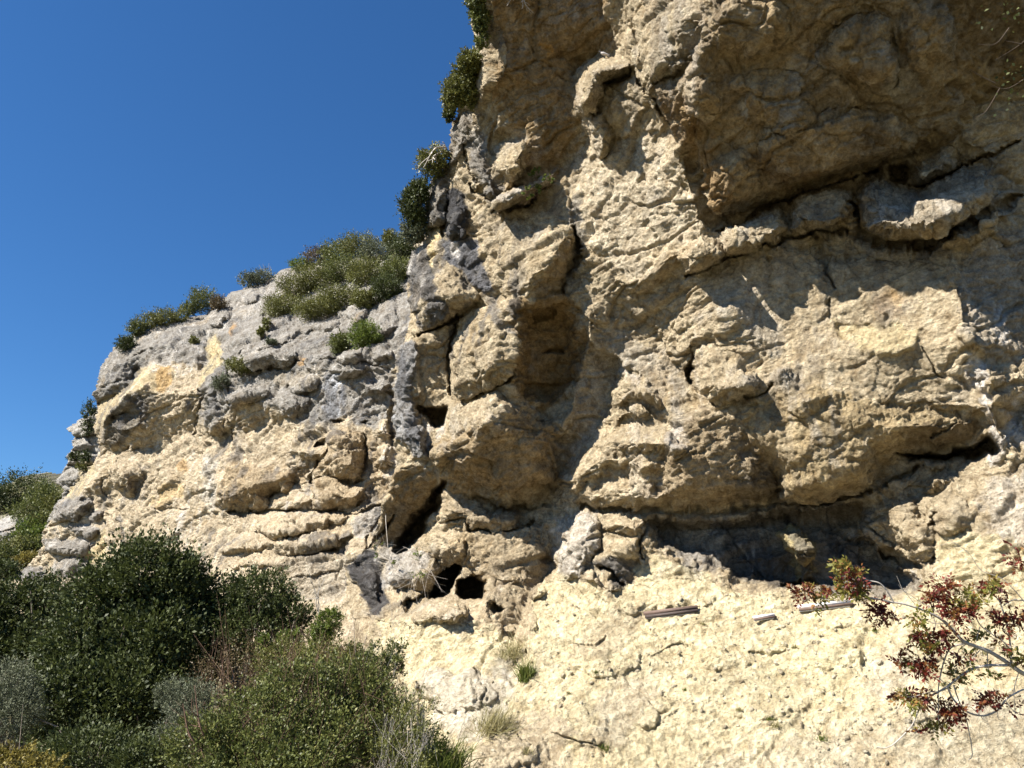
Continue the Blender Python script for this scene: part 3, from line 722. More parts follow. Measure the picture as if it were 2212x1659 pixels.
    ([(1164, 768), (1180, 750), (1205, 746), (1226, 752), (1222, 768), (1195, 762)], -0.45, 9),
    ([(1163, 906), (1182, 896), (1181, 912)], -0.8, 6),
    ([(1915, 358), (1963, 352), (1969, 400), (1925, 402)], -1.2, 12),
    ([(1857, 372), (1900, 358), (1898, 376), (1862, 382)], -1.2, 7),
    ([(1920, 985), (1967, 975), (2060, 965), (2100, 955), (2143, 933), (2165, 953), (2157, 985), (2120, 998), (2050, 1000), (1967, 995)], -1.6, 14),
    ([(1455, 390), (1475, 382), (1492, 415), (1490, 425), (1465, 412)], -0.15, 8),
    ([(1475, 800), (1488, 775), (1500, 800), (1503, 830), (1490, 835)], -0.8, 8),
    ([(1675, 1262), (1720, 1250), (1772, 1252), (1774, 1272), (1690, 1272)], -0.9, 9),
    ([(1895, 1185), (1925, 1178), (1990, 1205), (1998, 1235), (1930, 1225), (1900, 1210)], -0.8, 12),
    ([(1715, 1197), (1735, 1188), (1752, 1195), (1758, 1203), (1730, 1203)], -0.4, 6),
    ([(1460, 310), (1500, 325), (1515, 352), (1500, 385), (1475, 360)], -0.2, 14),
    ([(1232, 610), (1258, 545), (1252, 500), (1240, 487), (1228, 540), (1215, 590)], -0.6, 12),
    ([(1900, 1050), (1935, 1022), (1990, 1000), (1995, 1020), (1940, 1040), (1905, 1065)], -0.4, 10),
    ([(2040, 1090), (2060, 1085), (2062, 1100), (2045, 1104)], -0.2, 5),
    ([(1280, 1218), (1305, 1222), (1350, 1255), (1340, 1266), (1300, 1240)], -0.6, 9),
]
K_ = [  # cracks: (line, half width, metres deep)
    ([(907, 722), (930, 712), (969, 693), (1004, 684)], 8, 1.5), ([(1240, 487), (1254, 552), (1235, 590), (1215, 632)], 9, 0.8),
    ([(961, 1048), (930, 1097), (900, 1140), (874, 1170), (862, 1190)], 24, 5.5), ([(851, 1110), (830, 1140), (805, 1185)], 6, 1.0),
    ([(1060, 460), (1110, 454), (1160, 430), (1200, 398)], 7, 0.8), ([(1010, 400), (1050, 430), (1068, 418), (1110, 400), (1160, 386)], 6, 0.7),
    ([(1250, 1101), (1330, 1105), (1447, 1108), (1500, 1110), (1560, 1107), (1690, 1098), (1827, 1083), (1890, 1058)], 8, 0.5),
    ([(1551, 503), (1640, 455), (1700, 430), (1790, 402), (1850, 378)], 6, 0.9), ([(1480, 594), (1571, 560), (1620, 545), (1690, 518), (1760, 500), (1840, 505)], 7, 0.7),
    ([(1840, 440), (1850, 475), (1868, 514), (1950, 530), (2007, 534), (2040, 510), (2067, 495)], 9, 1.1), ([(2067, 494), (2110, 470), (2150, 455), (2212, 420)], 7, 0.7),
    ([(1723, 472), (1740, 495), (1767, 520), (1791, 592), (1803, 622)], 6, 0.5), ([(1963, 402), (2000, 400), (2071, 362), (2150, 330), (2200, 300)], 6, 0.7),
    ([(1400, 1118), (1394, 1145), (1378, 1175), (1384, 1205)], 6, 0.6), ([(1505, 745), (1490, 790), (1500, 830), (1548, 874)], 6, 0.5), ([(1608, 866), (1650, 852), (1670, 830)], 6, 0.6),
    ([(975, 857), (968, 789), (974, 740), (984, 700)], 7, 0.9), ([(1020, 856), (1073, 842), (1104, 815), (1116, 795)], 6, 0.7), ([(967, 437), (960, 480), (962, 512)], 6, 0.7),
    ([(1000, 300), (1003, 340), (1018, 385), (1050, 432)], 5, 0.6), ([(1372, 155), (1387, 184), (1407, 202), (1420, 245), (1445, 272)], 5, 0.6), ([(1310, 178), (1342, 167), (1364, 154)], 7, 0.8),
    ([(940, 1132), (1000, 1122), (1014, 1146), (1060, 1150), (1136, 1141), (1150, 1130)], 6, 0.8), ([(1014, 1075), (1060, 1090), (1118, 1106), (1182, 1090)], 5, 0.5),
    ([(1427, 182), (1467, 158), (1492, 128), (1500, 105)], 5, 0.4), ([(1650, 300), (1700, 290), (1760, 262), (1790, 235), (1850, 225)], 5, 0.25), ([(1925, 60), (1940, 150), (1930, 180)], 5, 0.2),
    ([(2015, 1217), (2022, 1150), (2030, 1110)], 6, 0.5), ([(1985, 745), (2010, 780), (2035, 815)], 4, 0.25), ([(1790, 640), (1787, 690)], 4, 0.2),
    ([(1150, 1306), (1165, 1350), (1162, 1406), (1117, 1506), (1080, 1560)], 8, 0.4), ([(1020, 1450), (1050, 1480), (1048, 1520)], 5, 0.3), ([(900, 1480), (905, 1510), (960, 1545)], 5, 0.4),
    ([(1240, 1390), (1290, 1400), (1310, 1380)], 7, 0.25), ([(1410, 1420), (1470, 1390), (1490, 1395)], 5, 0.2), ([(1620, 1400), (1680, 1415), (1700, 1400)], 6, 0.25),
    ([(1030, 1560), (1060, 1575), (1110, 1570), (1150, 1610)], 5, 0.25), ([(1190, 1580), (1230, 1600), (1290, 1610)], 5, 0.22),
    ([(1135, 372), (1120, 345), (1145, 318)], 4, 0.3), ([(1700, 1140), (1690, 1110)], 4, 0.3), ([(1800, 1140), (1900, 1200), (1985, 1235)], 5, 0.3), ([(1560, 1130), (1600, 1190), (1650, 1240)], 5, 0.3),
    ([(1850, 1120), (1900, 1150), (1960, 1200)], 4, 0.3), ([(2010, 945), (2040, 930), (2070, 915)], 5, 0.4),
]
P_ = [  # stone colours, and shade painted into undersides and recesses: (outline, colour, strength, feather)
    ([(1050, -240), (1295, -240), (1330, 100), (1240, 150), (1245, 240), (1235, 350), (1147, 372), (1145, 305), (1090, 290), (1060, 200), (1070, 107)], BROWN, 0.8, 20),  # brown deposit plus painted shade on the left ceiling
    ([(1030, 80), (1070, 60), (1090, 110), (1110, 130), (1100, 160), (1075, 110)], GREY, 0.5, 10),
    ([(1500, -240), (1527, 40), (1467, 160), (1407, 205), (1450, 280), (1520, 430), (1535, 495), (1720, 425), (1960, 350), (2060, 300), (2110, 220), (2420, 100), (2420, -240)], BROWN, 0.5, 24), ([(1925, 60), (1950, 110), (1990, 180), (1960, 230), (1900, 190), (1930, 140)], (0.44, 0.42, 0.37), 0.7, 12), ([(1760, 110), (1790, 120), (1785, 150), (1760, 145)], (0.5, 0.49, 0.47), 0.6, 8), ([(1590, 225), (1612, 205), (1622, 250), (1602, 262)], WHITE, 0.7, 7), ([(1690, 145), (1715, 145), (1735, 190), (1715, 185)], (0.5, 0.46, 0.38), 0.7, 7), ([(1400, 235), (1470, 290), (1540, 460), (1600, 440), (1540, 300), (1470, 200)], (0.27, 0.16, 0.06), 0.5, 24), ([(1600, 330), (1700, 330), (1800, 380), (1680, 420)], (0.22, 0.15, 0.075), 0.6, 20), ([(1860, 250), (1960, 300), (1900, 345), (1830, 320)], (0.2, 0.14, 0.075), 0.55, 18),  # BROWN here paints the roof's shade on top of its own stain
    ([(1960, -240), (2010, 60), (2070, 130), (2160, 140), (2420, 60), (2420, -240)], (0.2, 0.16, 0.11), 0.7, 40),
    ([(1165, 88), (1185, 90), (1198, 108), (1180, 112)], OCH, 0.7, 8),
    ([(929, 387), (969, 369), (969, 437), (964, 475), (924, 487), (914, 452)], GREY, 0.75, 8), ([(958, 300), (1000, 235), (1020, 280), (1010, 330), (965, 380)], GREY, 0.75, 12),
    ([(1005, 290), (1030, 270), (1050, 330), (1062, 380), (1078, 420), (1050, 428), (1015, 380)], GREY, 0.8, 8),
    ([(962, 412), (1000, 404), (1016, 482), (1012, 507), (962, 512)], (0.05, 0.052, 0.058), 0.97, 5),
    ([(962, 512), (1016, 507), (1062, 590), (1072, 634), (1049, 634), (1004, 594), (966, 572)], (0.125, 0.13, 0.145), 0.95, 7), ([(980, 510), (988, 510), (996, 560), (986, 560)], WHITE, 0.9, 4),
    ([(895, 530), (934, 524), (939, 594), (949, 644), (979, 677), (942, 704), (900, 704), (874, 640), (879, 582)], (0.115, 0.116, 0.12), 0.88, 8),
    ([(925, 480), (962, 480), (950, 560), (935, 600), (930, 540)], YEL, 0.6, 8), ([(905, 655), (922, 640), (930, 690), (912, 705)], TAN, 0.8, 6),
    ([(1040, 640), (1070, 632), (1090, 690), (1125, 720), (1110, 726), (1060, 690)], GREY, 0.7, 8), ([(866, 730), (905, 735), (898, 806), (890, 873), (916, 915), (928, 964), (920, 999), (874, 964), (849, 946), (849, 850)], (0.28, 0.285, 0.29), 0.88, 8),
    ([(850, 760), (872, 745), (885, 800), (880, 870), (862, 860)], (0.13, 0.132, 0.138), 0.75, 6), ([(875, 900), (905, 910), (905, 960), (880, 958)], (0.13, 0.132, 0.138), 0.8, 6),
    ([(1090, 650), (1137, 640), (1228, 632), (1262, 740), (1258, 800), (1190, 885), (1100, 845), (1120, 720)], BROWN, 0.9, 14), ([(930, 975), (1040, 925), (1171, 890), (1223, 946), (1182, 1072), (1014, 1072), (930, 1000)], BROWN, 0.6, 20), ([(930, 1060), (1140, 1090), (1190, 1100), (1190, 1215), (1140, 1330), (1050, 1330), (1000, 1180)], (0.36, 0.29, 0.19), 0.6, 24),  # shade of the concave, bulge underside and lower blocks painted in brown
    ([(850, 1010), (916, 1012), (951, 1044), (881, 1153), (804, 1190), (830, 1100)], BROWN, 0.6, 10), ([(1189, 572), (1244, 492), (1254, 552), (1226, 629), (1149, 642)], BROWN, 0.5, 12),  # brown stain with painted shade, on the wedge and the buttress underside
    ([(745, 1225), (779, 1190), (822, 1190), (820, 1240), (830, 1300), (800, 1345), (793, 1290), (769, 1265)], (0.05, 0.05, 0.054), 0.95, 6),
    ([(818, 1190), (909, 1184), (930, 1220), (890, 1255), (818, 1279)], (0.52, 0.50, 0.46), 0.7, 8),
    ([(1620, 880), (1690, 800), (1800, 846), (2007, 888), (2120, 905), (1927, 985), (1827, 1080), (1711, 1092), (1612, 945)], (0.46, 0.35, 0.18), 0.6, 20),
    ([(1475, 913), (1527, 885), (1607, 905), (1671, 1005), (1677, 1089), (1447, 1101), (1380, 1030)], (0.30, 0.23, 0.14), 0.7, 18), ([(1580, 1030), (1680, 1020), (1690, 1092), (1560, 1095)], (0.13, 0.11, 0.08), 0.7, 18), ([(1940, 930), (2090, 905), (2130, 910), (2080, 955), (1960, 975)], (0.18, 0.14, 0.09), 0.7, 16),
    ([(1847, 472), (1857, 386), (1907, 376), (1927, 404), (1983, 418), (2075, 366), (2147, 350), (2212, 380), (2212, 440), (2067, 490), (1947, 500), (1867, 500)], (0.42, 0.375, 0.30), 0.6, 12), ([(1700, 432), (1843, 402), (1843, 500), (1705, 508)], (0.40, 0.355, 0.28), 0.55, 12),
    ([(2062, 560), (2212, 480), (2420, 450), (2420, 800), (2212, 780), (2090, 750)], (0.38, 0.34, 0.285), 0.55, 20), ([(2150, 690), (2170, 640), (2175, 720), (2160, 760)], WHITE, 0.6, 8),
    ([(2085, 770), (2110, 760), (2130, 790), (2130, 860), (2150, 930), (2165, 960), (2150, 1000), (2130, 1020), (2140, 950), (2120, 870)], WHITE, 0.75, 8), ([(2190, 860), (2212, 850), (2212, 960), (2180, 960), (2165, 950)], WHITE, 0.7, 8),
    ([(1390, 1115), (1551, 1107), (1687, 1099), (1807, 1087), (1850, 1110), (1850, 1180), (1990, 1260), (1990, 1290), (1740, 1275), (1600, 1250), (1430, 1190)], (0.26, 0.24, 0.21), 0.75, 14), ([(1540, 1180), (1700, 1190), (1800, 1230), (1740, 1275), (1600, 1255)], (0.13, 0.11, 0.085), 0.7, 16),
    ([(1531, 1130), (1560, 1108), (1580, 1125), (1570, 1165), (1535, 1160)], (0.22, 0.23, 0.25), 0.8, 6), ([(1585, 1118), (1610, 1115), (1640, 1160), (1620, 1165)], (0.6, 0.57, 0.48), 0.7, 6),
    ([(1671, 1145), (1727, 1133), (1753, 1153), (1769, 1193), (1747, 1225), (1711, 1211), (1687, 1187)], (0.55, 0.46, 0.24), 0.9, 5), ([(1700, 1205), (1760, 1210), (1770, 1245), (1735, 1255), (1710, 1235)], (0.42, 0.32, 0.14), 0.8, 8),
    ([(1194, 1126), (1211, 1107), (1284, 1104), (1290, 1190), (1262, 1242), (1224, 1256), (1204, 1229)], WHITE, 0.5, 14), ([(1281, 1216), (1304, 1203), (1340, 1197), (1374, 1204), (1374, 1256), (1344, 1272)], (0.13, 0.125, 0.12), 0.85, 8),  # white is the rock; the dark grey paints the concave's shade
    ([(1327, 785), (1345, 787), (1390, 815), (1380, 830), (1340, 805)], WHITE, 0.5, 8), ([(1440, 920), (1480, 925), (1490, 970), (1450, 975)], WHITE, 0.4, 10),
    ([(1120, 700), (1180, 640), (1200, 650), (1130, 720)], BROWN, 0.3, 10), ([(1880, 655), (1930, 620), (1945, 670), (1905, 690)], OCH, 0.35, 12), ([(1787, 689), (1827, 701), (1983, 700), (1985, 741), (1919, 764), (1847, 752)], YEL, 0.5, 8),
    ([(1220, 357), (1330, 300), (1455, 280), (1480, 385), (1532, 504), (1367, 625), (1257, 545)], PALE, 0.6, 20), ([(1052, 437), (1145, 387), (1219, 357), (1194, 394), (1109, 437)], WHITE, 0.5, 8),
    ([(1228, 440), (1250, 420), (1262, 480), (1262, 540), (1250, 545)], GREY, 0.6, 8), ([(1470, 590), (1583, 560), (1700, 700), (1690, 790), (1560, 660)], (0.47, 0.43, 0.36), 0.5, 20),
    ([(1265, 740), (1330, 700), (1480, 800), (1475, 913), (1420, 830), (1330, 790), (1300, 900), (1190, 1075)], (0.42, 0.38, 0.31), 0.6, 14), ([(2120, 1050), (2212, 1000), (2420, 980), (2420, 1260), (2212, 1260), (2140, 1180)], (0.56, 0.51, 0.43), 0.6, 20),
    # the earth slope: pale yellow earth and conglomerate
    ([(820, 1330), (895, 1345), (1000, 1345), (1060, 1360), (1150, 1400), (1150, 1270), (1210, 1240), (1330, 1290), (1400, 1200), (1450, 1200), (1600, 1280), (1740, 1292), (2000, 1295), (2030, 1130), (2212, 1180), (2420, 1200), (2420, 1800), (800, 1800), (800, 1400)], (0.70, 0.61, 0.39), 0.95, 14),
    ([(1200, 1440), (1300, 1320), (1400, 1300), (1390, 1340), (1300, 1440), (1250, 1420)], (0.44, 0.37, 0.25), 0.7, 16), ([(1240, 1640), (1300, 1500), (1400, 1440), (1420, 1540), (1330, 1620)], (0.58, 0.51, 0.38), 0.6, 30),
    ([(1000, 1640), (1130, 1520), (1250, 1560), (1200, 1720), (1000, 1720)], (0.54, 0.45, 0.32), 0.7, 24), ([(880, 1440), (1100, 1460), (1110, 1500), (1050, 1600), (950, 1580)], (0.62, 0.57, 0.46), 0.8, 12),
    ([(1500, 1640), (1900, 1560), (2212, 1480), (2420, 1600), (2420, 1800), (1400, 1800)], (0.62, 0.55, 0.41), 0.6, 40), ([(1860, 1420), (1960, 1390), (1990, 1480), (1880, 1520)], (0.52, 0.47, 0.38), 0.5, 20),
    ([(1660, 1360), (1900, 1340), (1860, 1480), (1650, 1520)], (0.66, 0.58, 0.36), 0.7, 40),
]
slope_poly = [(740, 1345), (830, 1338), (895, 1350), (1000, 1350), (1060, 1362), (1120, 1388), (1152, 1400), (1150, 1310), (1142, 1285), (1165, 1262), (1205, 1252), (1290, 1292), (1335, 1292), (1372, 1262), (1400, 1255), (1450, 1245), (1560, 1252), (1600, 1287), (1740, 1294), (1990, 1298), (2030, 1290), (2212, 1270), (2430, 1255), (2430, 1800), (700, 1800)]
R_ = [('rough', [(1620, 880), (1690, 800), (1800, 846), (2007, 888), (2120, 905), (1927, 985), (1827, 1080), (1711, 1092), (1612, 945)], 0.45, 20), ('streak', [(1620, 880), (1690, 800), (1800, 846), (2007, 888), (2120, 905), (1927, 985), (1827, 1080), (1711, 1092), (1612, 945)], 0.9, 20),
      ('rough', [(1500, -240), (1527, 40), (1467, 160), (1410, 205), (1450, 280), (1535, 495), (1720, 425), (1960, 350), (2060, 300), (2110, 220), (2420, 100), (2420, -240)], 0.9, 30),
      ('streak', [(1380, 1100), (1900, 1060), (1990, 1250), (1600, 1250)], 0.8, 30), ('streak', [(1230, 400), (1330, 310), (1470, 330), (1530, 500), (1370, 630), (1250, 540)], 0.5, 30), ('rough', [(1460, 590), (1583, 565), (2031, 550), (2100, 800), (2007, 885), (1727, 829), (1551, 653)], 0.45, 30), ('bedding', [(1460, 590), (1583, 565), (2031, 550), (2100, 800), (2007, 885), (1727, 829), (1551, 653)], 0.35, 30),
      ('streak', [(1460, 590), (1560, 560), (1700, 700), (2000, 880), (1690, 830)], 0.7, 30), ('streak', [(1014, 1146), (1192, 1140), (1150, 1268), (1049, 1237)], 0.8, 20), ('streak', [(870, 560), (980, 400), (1070, 630), (930, 1000), (850, 960)], 0.6, 20),
      ('rough', [(880, 1440), (1100, 1460), (1110, 1500), (1050, 1600), (950, 1580)], 0.4, 12), ('rough', slope_poly, 0.62, 20), ('rubble', slope_poly, 1.0, 30), ('bedding', slope_poly, 0.12, 24), ('stain', slope_poly, 0.0, 24), ('stain', [(850, 700), (880, 560), (960, 300), (1040, 200), (1080, 420), (1130, 720), (1000, 800), (930, 1000), (850, 1000)], 1.3, 30), ('stain', [(1540, 500), (1700, 430), (1850, 380), (2420, 300), (2420, 800), (2080, 760), (2050, 560), (1800, 520)], 1.0, 30), ('stain', [(1390, 1110), (1900, 1070), (2000, 1280), (1560, 1240)], 1.2, 20), ('bedding', [(1500, -240), (1527, 40), (1467, 160), (1410, 205), (1450, 280), (1535, 495), (1720, 425), (1960, 350), (2060, 300), (2110, 220), (2420, 100), (2420, -240)], 0.6, 30), ('bedding', [(1620, 880), (1690, 800), (1800, 846), (2007, 888), (2120, 905), (1927, 985), (1827, 1080), (1711, 1092), (1612, 945)], 0.35, 20), ('bedding', [(1220, 357), (1330, 300), (1455, 280), (1480, 385), (1532, 504), (1367, 625), (1257, 545)], 0.4, 20), ('rubble', [(850, 1440), (1000, 1465), (1110, 1470), (1115, 1500), (1060, 1590), (1000, 1640), (900, 1600)], 0.1, 14), ('rough', [(1265, 740), (1330, 700), (1480, 800), (1475, 913), (1330, 790), (1300, 900)], 0.6, 20)]
near_ctrl = [(u, v, d if d < 11 else 11 + (d - 11) * 0.55) for u, v, d in near_ctrl]
L_ = [(l[0], l[1] * 0.65) + tuple(l[2:]) for l in L_]
K_ = [(k[0], k[1], k[2] * 0.65) for k in K_]
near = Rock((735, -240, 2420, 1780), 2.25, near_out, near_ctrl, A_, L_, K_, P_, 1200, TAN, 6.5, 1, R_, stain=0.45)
near.solve(1.0, 0.75, seed=3)
near_slope = inside(np.array(slope_poly, float), near.Uw, near.Vw)
def near_skirt(V, u, v, k):
    r = V - CAM
    r = r / np.linalg.norm(r, axis=1)[:, None]
    d = r * 14 + np.array([3.0, 2.0, 0])
    top = np.clip((-150 - v) / 60, 0, 1)[:, None]
    d = d + top * np.array([1.5, 2, 12.0])
    low = np.clip((v - 1345) / 40, 0, 1)[:, None]
    d = d * (1 - low) + low * np.array([0, 1.0, -3.0])
    return d * k
ROCK = rock_material('limestone', 1.0)
ROCKFAR = rock_material('limestone_far', 0.55, 1.6)
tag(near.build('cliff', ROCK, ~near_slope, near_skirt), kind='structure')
tag(near.build('earth_slope', ROCK, near_slope, lambda V, u, v, k: np.array([0, 0.4, -1.6]) * k + 0 * V), kind='structure')

# ------------------------------------------------------------------ the far cliff, the crag behind it and the hillside
far_out = [(20, 1262), (34, 1251), (57, 1226), (82, 1189), (94, 1161), (105, 1127), (119, 1090), (139, 1068), (160, 1035), (198, 1003), (205, 985), (210, 868), (205, 853), (207, 823), (217, 803), (232, 773), (237, 758), (250, 748),
           (277, 728), (310, 715), (345, 700), (400, 690), (430, 688), (445, 672), (470, 652), (500, 630), (530, 622), (560, 616), (590, 598), (612, 583), (650, 574), (700, 572), (740, 566), (790, 556), (830, 545), (870, 530), (900, 515), (960, 500),
           (960, 1400), (20, 1400)]
far_ctrl = [(210, 800, 77), (210, 1000, 76), (330, 760, 74), (330, 1000, 70), (420, 830, 68), (420, 1000, 66), (600, 830, 58), (600, 1000, 55), (830, 830, 46), (830, 1000, 44), (830, 1250, 36), (600, 1250, 45), (300, 1250, 61), (100, 1250, 78), (30, 1270, 84), (100, 1100, 80),
            (450, 690, 80), (560, 625, 78), (650, 580, 77), (800, 555, 68), (900, 515, 60), (700, 680, 62), (850, 680, 50), (600, 1380, 40), (100, 1380, 70), (950, 900, 42), (950, 1300, 34)]
FA = [
    ([(237, 758), (275, 735), (350, 700), (437, 690), (445, 783), (425, 798), (370, 788), (317, 786), (295, 803), (275, 838), (220, 863), (207, 848), (215, 803)], -18, 28),
    ([(285, 795), (342, 782), (317, 823), (272, 853), (250, 883), (213, 920), (208, 876), (220, 866), (275, 838)], -50, 18),
    ([(272, 853), (317, 826), (340, 848), (375, 848), (425, 838), (437, 848), (427, 940), (395, 940), (350, 950), (300, 965), (262, 970), (224, 946), (219, 913)], 8, -34),
    ([(240, 895), (285, 890), (300, 915), (270, 930), (235, 920)], -40, 20),
    ([(213, 975), (300, 972), (427, 944), (480, 955), (560, 930), (640, 930), (690, 940), (680, 960), (600, 990), (480, 1020), (465, 1090), (470, 1180), (300, 1200), (200, 1200), (200, 1010)], -32, 16),
    ([(227, 1008), (270, 1008), (300, 1033), (288, 1065), (270, 1075), (245, 1038)], 22, -42), ([(200, 1010), (240, 1040), (230, 1075), (205, 1060)], 10, -20),
    ([(440, 733), (465, 713), (485, 790), (480, 815), (425, 838), (430, 800), (445, 783)], -42, 32), ([(380, 850), (425, 838), (440, 850), (440, 895), (425, 900), (400, 890)], 12, -25),
    ([(437, 690), (500, 628), (560, 612), (650, 570), (900, 500), (885, 560), (870, 640), (852, 720), (800, 770), (700, 770), (560, 795), (480, 800), (460, 713)], -25, 42),
    ([(480, 815), (500, 800), (560, 780), (620, 790), (700, 770), (850, 770), (848, 850), (848, 940), (790, 940), (752, 925), (690, 930), (640, 930), (560, 925), (500, 870)], -22, 4),
    ([(475, 770), (545, 740), (610, 755), (650, 765), (620, 790), (560, 790), (500, 800)], -20, -5), ([(530, 775), (600, 770), (620, 788), (580, 797), (545, 795)], 10, -40),
    ([(494, 881), (518, 876), (584, 878), (588, 908), (542, 935), (500, 950), (490, 920)], 14, -28), ([(435, 860), (470, 850), (490, 900), (480, 945), (445, 940), (432, 900)], -8, -8),
    ([(488, 1010), (524, 1003), (584, 1006), (677, 1015), (682, 1046), (656, 1052), (590, 1067), (578, 1100), (542, 1110), (488, 1104), (465, 1082), (470, 1052)], 12, -26),
    ([(632, 974), (668, 962), (698, 976), (680, 1000), (656, 998)], 15, -32), ([(701, 934), (752, 929), (788, 950), (785, 1028), (752, 1042), (707, 1025), (692, 998), (684, 982)], 6, -16),
    ([(790, 945), (848, 945), (850, 1020), (800, 1030)], -20, -5), ([(686, 1034), (752, 1046), (782, 1046), (790, 1030), (850, 1020), (845, 1070), (785, 1090), (722, 1102), (674, 1096)], 2, -24),
    ([(590, 1072), (656, 1050), (676, 1056), (668, 1072), (600, 1092)], -30, 32), ([(476, 1107), (560, 1111), (546, 1138), (512, 1137)], 10, -5),
    ([(542, 1138), (563, 1111), (620, 1105), (656, 1117), (713, 1124), (712, 1139), (671, 1142), (640, 1146), (600, 1146), (550, 1144)], -28, 30), ([(545, 1146), (640, 1148), (677, 1140), (665, 1152), (600, 1167)], 5, -38),
    ([(467, 1184), (536, 1158), (548, 1166), (605, 1168), (578, 1178), (542, 1190), (482, 1200)], -25, 34), ([(581, 1184), (632, 1156), (686, 1154), (758, 1160), (713, 1190), (632, 1201)], 8, -28), ([(680, 1146), (760, 1152), (755, 1162), (690, 1164)], -28, 32),
    ([(602, 1204), (713, 1194), (776, 1202), (745, 1256), (740, 1298), (632, 1290), (600, 1240)], 8, -8), ([(758, 1124), (839, 1085), (850, 1100), (830, 1140), (806, 1170), (758, 1162)], -5, 8),
    ([(37, 1249), (57, 1226), (99, 1220), (94, 1254), (57, 1268)], -25, 25), ([(94, 1161), (204, 1164), (193, 1200), (147, 1202), (94, 1194)], -15, 10), ([(110, 1112), (125, 1080), (165, 1068), (205, 1080), (165, 1122), (120, 1132)], -20, 25),
    ([(120, 1085), (165, 1040), (200, 1005), (215, 1020), (190, 1050), (150, 1090)], -45, 30), ([(195, 1205), (205, 1120), (240, 1080), (290, 1090), (300, 1210), (240, 1240)], -40, 12),
]
